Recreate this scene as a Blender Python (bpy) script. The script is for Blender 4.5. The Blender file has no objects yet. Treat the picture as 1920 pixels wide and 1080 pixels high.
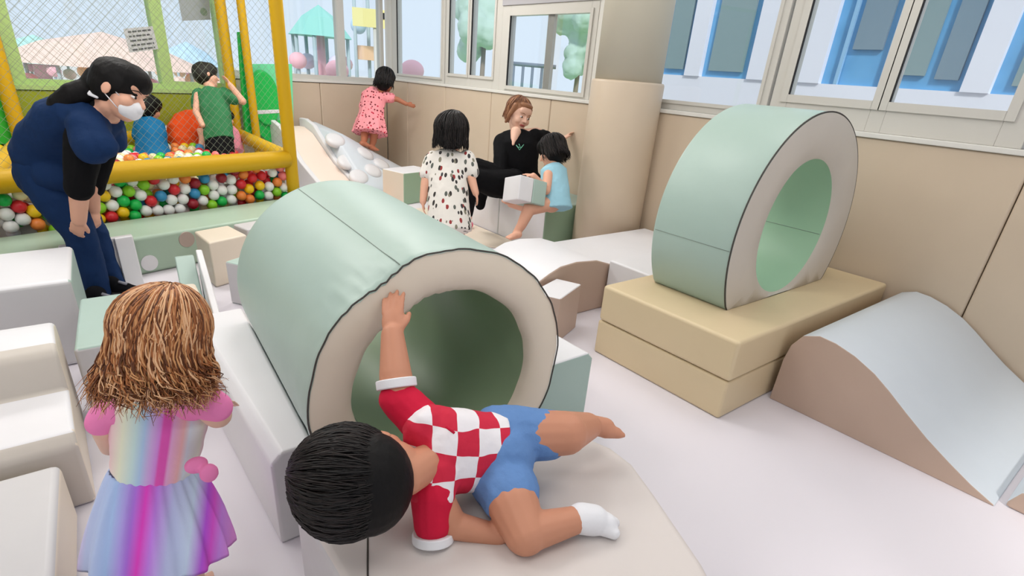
import bpy, bmesh, math, random
from mathutils import Vector, Matrix, noise
random.seed(7)
V = Vector
PI = math.pi
scn = bpy.context.scene
COL = scn.collection

# ------------------------------------------------------------ camera, light, exposure
FPX, PCY, CAMH = 1030.09, 635.884, 1.2
CR = V((0.78399826, -0.6162514, 0.07470569)); CU = V((0.21371768, 0.38094275, 0.89955955)); CF = V((0.58281342, 0.68928719, -0.43036227))
CAM = V((0, 0, CAMH))
cd = bpy.data.cameras.new('camera'); co = bpy.data.objects.new('camera', cd); COL.objects.link(co)
m = Matrix.Identity(4)
for i in range(3):
    m[i][0] = CR[i]; m[i][1] = CU[i]; m[i][2] = -CF[i]; m[i][3] = CAM[i]
co.matrix_world = m
cd.sensor_width = 36; cd.lens = 36 * FPX / 1920; cd.shift_y = (PCY - 540) / 1920; cd.clip_start = .02; cd.clip_end = 300
scn.camera = co
scn.view_settings.view_transform = 'Standard'; scn.view_settings.look = 'None'
scn.view_settings.gamma = 1; scn.view_settings.use_curve_mapping = False
scn.view_settings.exposure = 0.0
w = bpy.data.worlds.new('sky'); scn.world = w; w.use_nodes = True
bgn = w.node_tree.nodes['Background']; bgn.inputs[0].default_value = (.74, .82, .93, 1); bgn.inputs[1].default_value = 1.15
sd = bpy.data.lights.new('sun', 'SUN'); sd.energy = 2.6; sd.angle = math.radians(8); sd.color = (1, .96, .9)
so = bpy.data.objects.new('sun', sd); COL.objects.link(so); so.rotation_euler = (math.radians(38), math.radians(-34), 0)
LAMPS = [(-.6, .2), (1.4, .2), (-.6, 2.4), (1.4, 2.4), (2.7, 1.2), (0.2, 4.4), (2.2, 4.6), (-2.2, 1.5)]
for lx, ly in LAMPS:
    ld = bpy.data.lights.new('ceiling_lamp_light', 'AREA'); ld.shape = 'SQUARE'; ld.size = .9; ld.energy = 19 + (20 if ly > 4 else 0) - (9 if lx > 2.5 else 0) - (8 if ly < 2 and lx < 2 else 0); ld.color = (1, .97, .94)
    lo = bpy.data.objects.new('ceiling_lamp_light', ld); COL.objects.link(lo); lo.location = (lx, ly, 2.68)

# ------------------------------------------------------------ pixel helpers (photo frame 1920x1080)
def ray(x, y): return CF + CR * ((x - 960) / FPX) - CU * ((y - PCY) / FPX)
def at(x, y, d): return CAM + ray(x, y) * d
def onz(x, y, z): r = ray(x, y); return CAM + r * ((z - CAMH) / r.z)
def onx(x, y, X): r = ray(x, y); return CAM + r * (X / r.x)
def ony(x, y, Y): r = ray(x, y); return CAM + r * (Y / r.y)
def onp(x, y, n, q): r = ray(x, y); n = V(n); return CAM + r * ((V(q) - CAM).dot(n) / r.dot(n))
def dv(a, b, c=0): return (CR * a + CU * b + CF * c).normalized()

# ------------------------------------------------------------ materials
def lin(c):
    f = lambda v: (v / 255) / 12.92 if v / 255 <= .04045 else ((v / 255 + .055) / 1.055) ** 2.4
    return (f(c[0]), f(c[1]), f(c[2]), 1)
MATS = {}
def nm(name):
    mt = bpy.data.materials.new(name); mt.use_nodes = True; MATS[name] = mt
    return mt, mt.node_tree, mt.node_tree.nodes['Principled BSDF']
def bump(nt, b, scale, strength, dist=.004, vec=None, detail=4):
    n = nt.nodes.new('ShaderNodeTexNoise'); n.inputs['Scale'].default_value = scale; n.inputs['Detail'].default_value = detail
    tc = nt.nodes.new('ShaderNodeTexCoord')
    if vec:
        mp = nt.nodes.new('ShaderNodeMapping'); mp.inputs['Scale'].default_value = vec
        nt.links.new(tc.outputs['Object'], mp.inputs[0]); nt.links.new(mp.outputs[0], n.inputs['Vector'])
    else: nt.links.new(tc.outputs['Object'], n.inputs['Vector'])
    bp = nt.nodes.new('ShaderNodeBump'); bp.inputs['Strength'].default_value = strength; bp.inputs['Distance'].default_value = dist
    nt.links.new(n.outputs['Fac'], bp.inputs['Height']); nt.links.new(bp.outputs[0], b.inputs['Normal'])
    return n
def mat(name, c, rough=.5, spec=.4, bs=None, bst=.3, bd=.004, vary=0, metal=0, coat=0, bvec=None):
    if name in MATS: return MATS[name]
    mt, nt, b = nm(name)
    b.inputs['Base Color'].default_value = lin(c); b.inputs['Roughness'].default_value = rough
    b.inputs['Specular IOR Level'].default_value = spec; b.inputs['Metallic'].default_value = metal; b.inputs['Coat Weight'].default_value = coat
    if bs: bump(nt, b, bs, bst, bd, bvec)
    if vary:
        n = nt.nodes.new('ShaderNodeTexNoise'); n.inputs['Scale'].default_value = 6; n.inputs['Detail'].default_value = 5
        tc = nt.nodes.new('ShaderNodeTexCoord'); nt.links.new(tc.outputs['Object'], n.inputs['Vector'])
        mx = nt.nodes.new('ShaderNodeMix'); mx.data_type = 'RGBA'
        mx.inputs[6].default_value = lin([max(0, v - vary) for v in c]); mx.inputs[7].default_value = lin([min(255, v + vary) for v in c])
        nt.links.new(n.outputs['Fac'], mx.inputs[0]); nt.links.new(mx.outputs[2], b.inputs['Base Color'])
    return mt
def vinyl(name, c, wr=.25): return mat(name, c, .42, .45, 3.2, wr, .02, 3)
MINT = vinyl('mint_vinyl', (168, 190, 181)); MINTD = vinyl('sage_vinyl', (150, 178, 150)); WHITE = vinyl('white_vinyl', (226, 225, 228))
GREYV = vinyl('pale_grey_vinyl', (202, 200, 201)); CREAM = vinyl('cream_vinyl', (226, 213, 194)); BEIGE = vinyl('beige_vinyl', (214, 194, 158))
TAN = vinyl('tan_vinyl', (186, 162, 146)); GREIGE = vinyl('greige_vinyl', (202, 194, 184)); PADM = vinyl('wall_pad_vinyl', (206, 188, 166), .15)
LINING = vinyl('green_lining_vinyl', (152, 174, 142)); MAUVE = vinyl('mauve_vinyl', (176, 158, 148)); SEAM = mat('dark_seam', (70, 66, 62), .7)
SEAML = mat('soft_seam', (138, 150, 142), .7); ICE = vinyl('ice_blue_vinyl', (212, 220, 228))
PADSEAM = mat('pad_seam_shade', (150, 128, 104), .8)
PAINT = mat('white_paint', (222, 220, 214), .6, .3); FRAME = mat('window_frame_aluminium', (206, 203, 196), .4, .4); GASK = mat('black_gasket', (28, 28, 30), .6)
YEL = mat('yellow_foam', (208, 164, 6), .5, .4, 60, .25, .003); YELN = None
SKIN = mat('skin', (226, 172, 146), .5, .35, vary=6); SKIN2 = mat('tan_skin', (200, 140, 112), .5, .35, vary=6); SKIN3 = mat('brown_skin', (178, 112, 84), .5, .35, vary=5)
SKINF = mat('fair_skin', (232, 188, 166), .5, .35, vary=6)
BLACKH = mat('black_hair', (9, 7, 8), .6, .2, 90, .6, .004, bvec=(1, 1, .25))
NAVY = mat('navy_scrubs', (16, 44, 84), .8, .2, 14, .5, .012); BLK = mat('black_cloth', (12, 12, 15), .85, .15, 16, .4, .01)
SOCK = mat('black_sock', (14, 14, 18), .9, .1); LIPS = mat('lips', (176, 84, 80), .5); EYEW = mat('eye_white', (235, 232, 230), .3); EYED = mat('dark_iris', (30, 20, 16), .2)
WCL = mat('white_cloth', (236, 236, 240), .85, .1, 20, .3, .008)

def ramp_mat(name, direction, off, scale, stops, rough=.8, interp='LINEAR', bs=18, bst=.4):
    mt, nt, b = nm(name)
    tc = nt.nodes.new('ShaderNodeTexCoord'); d = nt.nodes.new('ShaderNodeVectorMath'); d.operation = 'DOT_PRODUCT'
    nt.links.new(tc.outputs['Object'], d.inputs[0]); d.inputs[1].default_value = direction
    ma = nt.nodes.new('ShaderNodeMath'); ma.operation = 'MULTIPLY_ADD'; ma.inputs[1].default_value = scale; ma.inputs[2].default_value = -off * scale
    nt.links.new(d.outputs['Value'], ma.inputs[0])
    rp = nt.nodes.new('ShaderNodeValToRGB'); rp.color_ramp.interpolation = interp
    e = rp.color_ramp.elements
    while len(e) < len(stops): e.new(.5)
    for k, (p, c) in enumerate(stops): e[k].position = p; e[k].color = lin(c)
    nt.links.new(ma.outputs[0], rp.inputs[0]); nt.links.new(rp.outputs[0], b.inputs['Base Color'])
    b.inputs['Roughness'].default_value = rough; b.inputs['Specular IOR Level'].default_value = .2
    bump(nt, b, bs, bst, .01)
    return mt
def dots_mat(name, base, cols, scale, thr, stretch=(1, 1, 1), bs=14):
    mt, nt, b = nm(name)
    tc = nt.nodes.new('ShaderNodeTexCoord'); mp = nt.nodes.new('ShaderNodeMapping'); mp.inputs['Scale'].default_value = stretch; mp.inputs['Rotation'].default_value = (.4, .7, .3)
    nt.links.new(tc.outputs['Object'], mp.inputs[0])
    vo = nt.nodes.new('ShaderNodeTexVoronoi'); vo.inputs['Scale'].default_value = scale; nt.links.new(mp.outputs[0], vo.inputs['Vector'])
    lt = nt.nodes.new('ShaderNodeMath'); lt.operation = 'LESS_THAN'; lt.inputs[1].default_value = thr; nt.links.new(vo.outputs['Distance'], lt.inputs[0])
    rp = nt.nodes.new('ShaderNodeValToRGB'); rp.color_ramp.interpolation = 'CONSTANT'
    e = rp.color_ramp.elements
    while len(e) < len(cols): e.new(.5)
    for k, c in enumerate(cols): e[k].position = k / len(cols); e[k].color = lin(c)
    sp = nt.nodes.new('ShaderNodeSeparateColor'); nt.links.new(vo.outputs['Color'], sp.inputs[0]); nt.links.new(sp.outputs[0], rp.inputs[0])
    mx = nt.nodes.new('ShaderNodeMix'); mx.data_type = 'RGBA'; mx.inputs[6].default_value = lin(base)
    nt.links.new(lt.outputs[0], mx.inputs[0]); nt.links.new(rp.outputs[0], mx.inputs[7]); nt.links.new(mx.outputs[2], b.inputs['Base Color'])
    b.inputs['Roughness'].default_value = .8; b.inputs['Specular IOR Level'].default_value = .2
    bump(nt, b, bs, .4, .01)
    return mt
def glass_mat():
    mt = bpy.data.materials.new('window_glass'); mt.use_nodes = True; nt = mt.node_tree; nt.nodes.clear()
    o = nt.nodes.new('ShaderNodeOutputMaterial'); mx = nt.nodes.new('ShaderNodeMixShader'); t = nt.nodes.new('ShaderNodeBsdfTransparent'); g = nt.nodes.new('ShaderNodeBsdfGlossy')
    g.inputs['Roughness'].default_value = .02; t.inputs[0].default_value = (.93, .96, .97, 1); mx.inputs[0].default_value = .06
    nt.links.new(t.outputs[0], mx.inputs[1]); nt.links.new(g.outputs[0], mx.inputs[2]); nt.links.new(mx.outputs[0], o.inputs[0])
    return mt
GLASS = glass_mat()

# ------------------------------------------------------------ object helpers
def link(name, bm, mats, parent=None, smooth=True, kind=None, bev=0, seg=3, ang=40):
    me = bpy.data.meshes.new(name); bmesh.ops.recalc_face_normals(bm, faces=bm.faces[:]); bm.to_mesh(me); bm.free()
    for mt in (mats if isinstance(mats, (list, tuple)) else [mats]): me.materials.append(mt)
    if smooth: me.polygons.foreach_set('use_smooth', [True] * len(me.polygons))
    o = bpy.data.objects.new(name, me); COL.objects.link(o)
    if bev:
        md = o.modifiers.new('bevel', 'BEVEL'); md.width = bev; md.segments = seg; md.limit_method = 'ANGLE'; md.angle_limit = math.radians(ang); md.harden_normals = False
        wn = o.modifiers.new('wn', 'WEIGHTED_NORMAL'); wn.keep_sharp = True
    if parent:
        o.parent = parent; o.matrix_parent_inverse = Matrix.Translation(-parent.location)
    if kind: o['kind'] = kind
    return o
def empty(name, loc, label=None, cat=None, group=None, kind=None):
    e = bpy.data.objects.new(name, None); COL.objects.link(e); e.location = loc; e.empty_display_size = .1
    return tag(e, label, cat, group, kind)
def tag(o, label=None, cat=None, group=None, kind=None):
    if label: o['label'] = label
    if cat: o['category'] = cat
    if group: o['group'] = group
    if kind: o['kind'] = kind
    return o
def box_bm(bm, x0, x1, y0, y1, z0, z1, mi=0):
    vs = [bm.verts.new((x, y, z)) for z in (z0, z1) for y in (y0, y1) for x in (x0, x1)]
    for f in ((0, 1, 3, 2), (4, 6, 7, 5), (0, 4, 5, 1), (2, 3, 7, 6), (0, 2, 6, 4), (1, 5, 7, 3)):
        bm.faces.new([vs[i] for i in f]).material_index = mi
    return vs
def box(name, x0, x1, y0, y1, z0, z1, mt, parent=None, kind=None, bev=0, smooth=False):
    bm = bmesh.new(); box_bm(bm, x0, x1, y0, y1, z0, z1); return link(name, bm, mt, parent, smooth or bev > 0, kind, bev)
def extr(name, prof, pos, mats, fn=None, parent=None, bev=.012, sub=0, kind=None, seg=3):
    """prof: list of points (a,b); pos(a,b,t) -> world, t in 0..1 along the extrusion"""
    bm = bmesh.new(); A = [bm.verts.new(pos(a, b, 0)) for a, b in prof]; B = [bm.verts.new(pos(a, b, 1)) for a, b in prof]
    n = len(prof); fs = [bm.faces.new(A), bm.faces.new(B[::-1])]
    for i in range(n): fs.append(bm.faces.new((A[i], B[i], B[(i + 1) % n], A[(i + 1) % n])))
    bmesh.ops.recalc_face_normals(bm, faces=bm.faces[:])
    if fn:
        for f in bm.faces: f.normal_update(); f.material_index = fn(f.normal, f.calc_center_median())
    return link(name, bm, mats, parent, True, kind, bev, seg)
def slab(name, poly, z0, z1, mats, fn=None, parent=None, bev=.012, kind=None, seg=3):
    return extr(name, poly, lambda a, b, t: V((a, b, z0 + (z1 - z0) * t)), mats, fn, parent, bev, kind=kind, seg=seg)
def rect(c, d, l, wd):
    """corner c, direction d (unit 2d), length l, width wd to the left"""
    dx, dy = d; nx, ny = -dy, dx
    return [(c[0], c[1]), (c[0] + dx * l, c[1] + dy * l), (c[0] + dx * l + nx * wd, c[1] + dy * l + ny * wd), (c[0] + nx * wd, c[1] + ny * wd)]
def tube_bm(bm, pts, rad, n=10, closed=False, caps=True, mi=0):
    pts = [V(p) for p in pts]; rings = []; N = len(pts)
    rad = rad if isinstance(rad, (list, tuple)) else [rad] * N
    prev = None
    for i, p in enumerate(pts):
        if closed: t = pts[(i + 1) % N] - pts[i - 1]
        else: t = pts[min(i + 1, N - 1)] - pts[max(i - 1, 0)]
        t.normalize()
        if prev is None: a = t.orthogonal().normalized()
        else: a = (prev - t * prev.dot(t)); a = a.normalized() if a.length > 1e-6 else t.orthogonal().normalized()
        prev = a; b = t.cross(a)
        rings.append([bm.verts.new(p + (a * math.cos(2 * PI * k / n) + b * math.sin(2 * PI * k / n)) * rad[i]) for k in range(n)])
    for i in range(N if closed else N - 1):
        r0, r1 = rings[i], rings[(i + 1) % N]
        for k in range(n): bm.faces.new((r0[k], r0[(k + 1) % n], r1[(k + 1) % n], r1[k])).material_index = mi
    if caps and not closed:
        bm.faces.new(rings[0][::-1]).material_index = mi; bm.faces.new(rings[-1]).material_index = mi
def tube(name, pts, rad, mt, parent=None, n=10, closed=False, kind=None):
    bm = bmesh.new(); tube_bm(bm, pts, rad, n, closed); return link(name, bm, mt, parent, True, kind)

class Blob:
    def __init__(s): s.bm = bmesh.new()
    def ell(s, c, r, R=None):
        M = Matrix.Translation(V(c)) @ (R.to_4x4() if R else Matrix.Identity(4)) @ Matrix.Diagonal((r[0], r[1], r[2], 1))
        bmesh.ops.create_uvsphere(s.bm, u_segments=20, v_segments=14, radius=1, matrix=M); return s
    def cap(s, a, b, ra, rb=None):
        rb = ra if rb is None else rb; a, b = V(a), V(b); t = b - a
        if t.length < 1e-5: return s.ell(a, (ra,) * 3)
        t.normalize(); x = t.orthogonal().normalized(); y = t.cross(x); rings = []
        H = [(-math.cos(k * PI / 10) * ra, math.sin(k * PI / 10) * ra, a) for k in range(1, 6)] + [(math.sin(k * PI / 10) * rb, math.cos(k * PI / 10) * rb, b) for k in range(0, 5)]
        for h, r, o in H: rings.append([s.bm.verts.new(o + t * h + (x * math.cos(2 * PI * k / 14) + y * math.sin(2 * PI * k / 14)) * r) for k in range(14)])
        for i in range(len(rings) - 1):
            for k in range(14): s.bm.faces.new((rings[i][k], rings[i][(k + 1) % 14], rings[i + 1][(k + 1) % 14], rings[i + 1][k]))
        p0 = s.bm.verts.new(a - t * ra); p1 = s.bm.verts.new(b + t * rb)
        for k in range(14): s.bm.faces.new((rings[0][(k + 1) % 14], rings[0][k], p0)); s.bm.faces.new((rings[-1][k], rings[-1][(k + 1) % 14], p1))
        return s
    def lim(s, pts, rs):
        for i in range(len(pts) - 1): s.cap(pts[i], pts[i + 1], rs[i], rs[i + 1])
        return s
    def loft(s, pts, rr, side, n=28, wave=0, nw=9, ph=0):
        """elliptical cross-sections (ra along side, rb across), open ends closed flat"""
        pts = [V(p) for p in pts]; rings = []
        for i, p in enumerate(pts):
            t = (pts[min(i + 1, len(pts) - 1)] - pts[max(i - 1, 0)]).normalized(); a = (V(side) - t * V(side).dot(t)).normalized(); b = t.cross(a)
            wv = wave * i / (len(pts) - 1)
            rings.append([s.bm.verts.new(p + (a * math.cos(q) * rr[i][0] + b * math.sin(q) * rr[i][1]) * (1 + wv * math.sin(nw * q + ph))) for q in [2 * PI * k / n for k in range(n)]])
        for i in range(len(rings) - 1):
            for k in range(n): s.bm.faces.new((rings[i][k], rings[i][(k + 1) % n], rings[i + 1][(k + 1) % n], rings[i + 1][k]))
        s.bm.faces.new(rings[0][::-1]); s.bm.faces.new(rings[-1]); return s
    def done(s, name, mt, parent, vox=.006, sm=4, disp=0, dsc=20):
        me = bpy.data.meshes.new(name); bmesh.ops.recalc_face_normals(s.bm, faces=s.bm.faces[:]); s.bm.to_mesh(me); s.bm.free()
        for q in (mt if isinstance(mt, (list, tuple)) else [mt]): me.materials.append(q)
        o = bpy.data.objects.new(name, me); COL.objects.link(o)
        r = o.modifiers.new('r', 'REMESH'); r.mode = 'VOXEL'; r.voxel_size = vox; r.use_smooth_shade = True
        q = o.modifiers.new('s', 'SMOOTH'); q.iterations = sm; q.factor = .5
        if disp:
            tx = bpy.data.textures.new(name + '_folds', 'CLOUDS'); tx.noise_scale = 1 / dsc; tx.noise_depth = 2
            d = o.modifiers.new('d', 'DISPLACE'); d.texture = tx; d.strength = disp; d.mid_level = .5; d.texture_coords = 'LOCAL'
        dg = bpy.context.evaluated_depsgraph_get(); ev = o.evaluated_get(dg); nme = bpy.data.meshes.new_from_object(ev)
        o.modifiers.clear(); o.data = nme; nme.name = name
        nme.polygons.foreach_set('use_smooth', [True] * len(nme.polygons))
        if parent: o.parent = parent; o.matrix_parent_inverse = Matrix.Translation(-parent.location)
        return o

def frame(c, fwd, up, h):
    """local head frame -> function to world, rotation matrix"""
    f = V(fwd).normalized(); u = V(up); u = (u - f * u.dot(f)).normalized(); r = f.cross(u)
    M = Matrix((r, f, u)).transposed()
    return (lambda x, y, z: V(c) + M @ V((x, y, z)) * h), M
def head(B, c, fwd, up, h, ears=True):
    L, M = frame(c, fwd, up, h)
    B.ell(L(0, -.05, .12), (.355 * h, .43 * h, .38 * h), M); B.ell(L(0, .12, -.12), (.29 * h, .27 * h, .34 * h), M)
    B.ell(L(0, .2, -.36), (.17 * h, .16 * h, .12 * h), M); B.ell(L(0, .3, .18), (.26 * h, .1 * h, .16 * h), M)
    for sx in (-1, 1):
        B.ell(L(.18 * sx, .25, -.13), (.12 * h, .12 * h, .12 * h), M)
        if ears: B.ell(L(.37 * sx, -.02, -.04), (.035 * h, .09 * h, .125 * h), M)
    B.cap(L(0, .38, .03), L(0, .455, -.1), .03 * h, .052 * h); B.ell(L(.045, .4, -.115), (.035 * h,) * 3, M); B.ell(L(-.045, .4, -.115), (.035 * h,) * 3, M)
    return L, M
def face(parent, L, M, h, brow=None, mouth=True):
    for sx in (-1, 1):
        b = bmesh.new(); bmesh.ops.create_uvsphere(b, u_segments=14, v_segments=10, radius=1, matrix=Matrix.Translation(L(.15 * sx, .335, .0)) @ M.to_4x4() @ Matrix.Diagonal((.055 * h, .05 * h, .024 * h, 1)))
        e = link('eye', b, EYEW, parent)
        b = bmesh.new(); bmesh.ops.create_uvsphere(b, u_segments=12, v_segments=8, radius=1, matrix=Matrix.Translation(L(.15 * sx, .375, .0)) @ M.to_4x4() @ Matrix.Diagonal((.03 * h, .014 * h, .026 * h, 1)))
        ir = link('iris', b, EYED, None); ir.parent = e
        tube('eyebrow', [L(.06 * sx, .4, .1), L(.15 * sx, .39, .13), L(.25 * sx, .33, .1)], [.006 * h, .010 * h, .005 * h], brow or BLACKH, parent, 6)
    if mouth:
        b = bmesh.new(); bmesh.ops.create_uvsphere(b, u_segments=14, v_segments=8, radius=1, matrix=Matrix.Translation(L(0, .355, -.25)) @ M.to_4x4() @ Matrix.Diagonal((.11 * h, .035 * h, .035 * h, 1)))
        link('lips', b, LIPS, parent)
def hair_cap(B, L, M, h, k=1.0, low=0):
    B.ell(L(0, -.09, .16), (.41 * h * k, .46 * h * k, .40 * h * k), M); B.ell(L(0, -.17, -.0 - low), (.395 * h * k, .36 * h * k, (.34 + low) * h * k), M); B.ell(L(0, .08, .28), (.36 * h * k, .36 * h * k, .28 * h * k), M)
def strands(B, L, M, h, n, length, rad, k=1.0, curl=0, ymax=.15, seed=1):
    rnd = random.Random(seed)
    for i in range(n):
        a = rnd.uniform(0, 2 * PI); el = rnd.uniform(.1, 1.35)
        d = V((math.cos(a) * math.cos(el), math.sin(a) * math.cos(el), math.sin(el)))
        if d.y > ymax and d.z < .55: continue
        pts = []; rr = []
        p = V((d.x * .40, d.y * .45 - .09, d.z * .39 + .16)) * k
        out = V((d.x, d.y, 0)); out = out.normalized() if out.length > .01 else V((0, -1, 0))
        ph = rnd.uniform(0, 6); Ls = length * rnd.uniform(.75, 1.1)
        for s in range(9):
            t = s / 8; el2 = el - t * (el + .9) ; 
            if el2 > -.25: q = V((out.x * math.cos(el2) * .415, out.y * math.cos(el2) * .465 - .09, math.sin(el2) * .41 + .16)) * k; last = q; t0 = t
            else: q = last + V((out.x * .04, out.y * .04, -(t - t0) * Ls))
            c = curl * max(0, t - .3); q = q + V((math.cos(ph + t * 11) * c, math.sin(ph + t * 11) * c, 0))
            pts.append(L(*q)); rr.append(rad * h * (1.0 if t < .7 else 1.35 - .8 * t))
        B.lim(pts, rr)
def locks(ho, L, h, n, shades, end, curl, flare, rad, seed, k=1.0, front=.45):
    """individual locks of hair flowing down from the crown over a hair cap"""
    rnd = random.Random(seed); bm = bmesh.new()
    for i in range(n):
        a = rnd.uniform(0, 2 * PI); el0 = rnd.choice((rnd.uniform(1.1, 1.5), rnd.uniform(.1, 1.4))); ox, oy = math.cos(a), math.sin(a)
        el_end = -.2 if end[0] > -2 else -1.0
        if oy > front:
            if el0 < .75: continue
            el_end = .5
        lay = rnd.uniform(1.0, 1.06) * k; ph = rnd.uniform(0, 6.3); e1 = rnd.uniform(*end); sw = rnd.uniform(-.35, .35); tc = rnd.uniform(*curl); pts = []
        for j in range(7):
            e = el0 + (el_end - el0) * j / 6; aa = a + sw * (j / 7) ** 2 + .03 * math.sin(ph + j)
            pts.append(V((math.cos(aa) * math.cos(e) * .425 + .05 * math.sin(e) ** 4, math.sin(aa) * math.cos(e) * .47 - .09, math.sin(e) * .415 + .16)) * lay)
        last = pts[-1]; fl = rnd.uniform(0, flare); e1 = max(e1, -1.5); n2 = 11 if e1 < -.3 else 4
        if -.5 < el_end < 0:
            for j in range(1, n2):
                u = j / (n2 - 1); c = tc * u; th = ph + u * rnd.uniform(8, 9.5)
                pts.append(last + V((ox * fl * u * u + math.cos(th) * c, oy * fl * u * u + math.sin(th) * c, (e1 - last.z) * u + math.sin(th * 1.1) * c * .5)))
        r0 = rnd.uniform(*rad); mi = rnd.randrange(len(shades))
        tube_bm(bm, [L(*q) for q in pts], [r0 * (1 if j < len(pts) - 4 else (len(pts) - j) / 5) for j in range(len(pts))], 5, mi=mi)
    lk = link('hair_locks', bm, shades, None); lk.parent = ho
HSH = [mat('black_hair_a', (10, 8, 9), .5, .3), mat('black_hair_b', (22, 17, 17), .5, .3), mat('black_hair_c', (34, 27, 26), .5, .3)]
def hand(B, wrist, d, palm, s, curl=.25, side=1, spread=.12, straight=False):
    """wrist point, d = finger direction, palm = palm normal, s = hand length, side=+1 thumb towards d x palm"""
    d = V(d).normalized(); n = V(palm); n = (n - d * n.dot(d)).normalized(); x = d.cross(n) * side
    w = V(wrist)
    M = Matrix((x, d, n)).transposed()
    B.ell(w + d * s * .26, (s * .2, s * .28, s * .085), M); B.cap(w - d * s * .05, w + d * s * .1, s * .13, s * .13)
    for k, (o, ln) in enumerate(((.15, .42), (.05, .47), (-.05, .44), (-.145, .35))):
        p = w + d * s * (.46 - abs(o) * .25) + x * s * o; dd = (d + x * (o * spread * 4) / 1.0).normalized(); a = 0
        r = s * .052
        for j, f in enumerate((.42, .32, .26)):
            a += curl * (1 if j else .6) * (1 + .15 * k)
            q = p + (dd * math.cos(a) + n * math.sin(a)) * (ln * s * f); B.cap(p, q, r, r * .9); p = q; r *= .9
    p = w + d * s * .12 + x * s * .14; q = p + (x * .5 + d * .8 + n * .25).normalized() * s * .2; B.cap(p, q, s * .072, s * .06)
    B.cap(q, q + (x * .2 + d * .95 + n * .3).normalized() * s * .16, s * .058, s * .048)
def foot(B, heel, toe, h, up=(0, 0, 1), toes=True):
    heel, toe = V(heel), V(toe); d = toe - heel; ln = d.length; d.normalize(); side = d.cross(V(up)).normalized()
    B.cap(heel + V(up) * h * .5, heel + d * ln * .55 + V(up) * h * .35, h * .55, h * .5); B.cap(heel + d * ln * .5 + side * h * .22 + V(up) * h * .3, heel + d * ln * .82 + side * h * .3 + V(up) * h * .22, h * .4, h * .3)
    B.cap(heel + d * ln * .5 - side * h * .22 + V(up) * h * .3, heel + d * ln * .8 - side * h * .35 + V(up) * h * .22, h * .4, h * .27)
    if toes:
        for k in range(5): p = heel + d * ln * (.84 - .02 * k) + side * h * (.46 - .23 * k) + V(up) * h * .2; B.cap(p, p + d * ln * .12, h * (.19 - .02 * k), h * (.16 - .018 * k))

# ============================================================ ROOM
U2 = V((.956, .292, 0)); N2 = V((-.292, .956, 0))       # direction of the far wall and of the ball pit
EX = 3.38                                              # face of the padded east wall
FL = nm('floor_mat_vinyl'); fm, nt, b = FL
b.inputs['Base Color'].default_value = lin((222, 217, 224)); b.inputs['Roughness'].default_value = .55
bump(nt, b, 40, .15, .002)
box('floor', -3.2, 3.6, -2.2, 7.2, -.06, 0, fm, kind='structure')
tag(slab('trim_1', [(2.4, 3.4), (2.75, 2.95), (2.75, 4.6), (2.4, 4.6)], 0, .012, CREAM, bev=.004), kind='structure')
cm = mat('ceiling_paint', (238, 238, 236), .8, .2)
box('ceiling', -3.2, 3.6, -2.2, 7.2, 2.75, 2.81, cm, kind='structure')
for lx, ly in LAMPS:
    t = empty('ceiling_light', (lx, ly, 2.75), 'square white ceiling panel light overhead', 'ceiling light', 'ceiling panel lights')
    box('frame', lx - .49, lx + .49, ly - .49, ly + .49, 2.72, 2.75, FRAME, t)
ws_ = empty('wall_south', (0, -2.2, 0), kind='structure')  # unseen wall, its openings added so sky light fills the south-facing surfaces
box('masonry', -3.2, 3.6, -2.26, -2.2, 0, .9, PAINT, ws_); box('lintel', -3.2, 3.6, -2.26, -2.2, 2.5, 2.75, PAINT, ws_)
for k in range(5): box('pier', -3.2 + k * 1.65, -3.0 + k * 1.65, -2.26, -2.2, .9, 2.5, PAINT, ws_)
box('wall_west', -3.26, -3.2, -2.2, 7.2, 0, 2.75, PAINT, kind='structure')

# east wall: masonry below the sill, padding, lintel, piers
we = empty('wall_east', (EX, 2.5, 0), kind='structure')
box('masonry', EX + .05, EX + .16, -2.2, 6.86, 0, 1.065, PAINT, we)
box('lintel', EX + .04, EX + .16, -2.2, 6.86, 2.35, 2.75, PAINT, we)
ys = [-2.2, -.4, .55, 1.75, 2.9, 3.75, 4.6, 5.42, 6.24, 6.77]
for a, c in zip(ys[:-1], ys[1:]): box('pad', EX, EX + .05, a + .002, c - .002, 0, 1.05, PADM, we, bev=.012)
box('trim_2', EX - .012, EX + .16, -2.2, 6.80, 1.05, 1.075, PAINT, kind='structure', bev=.004)

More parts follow.
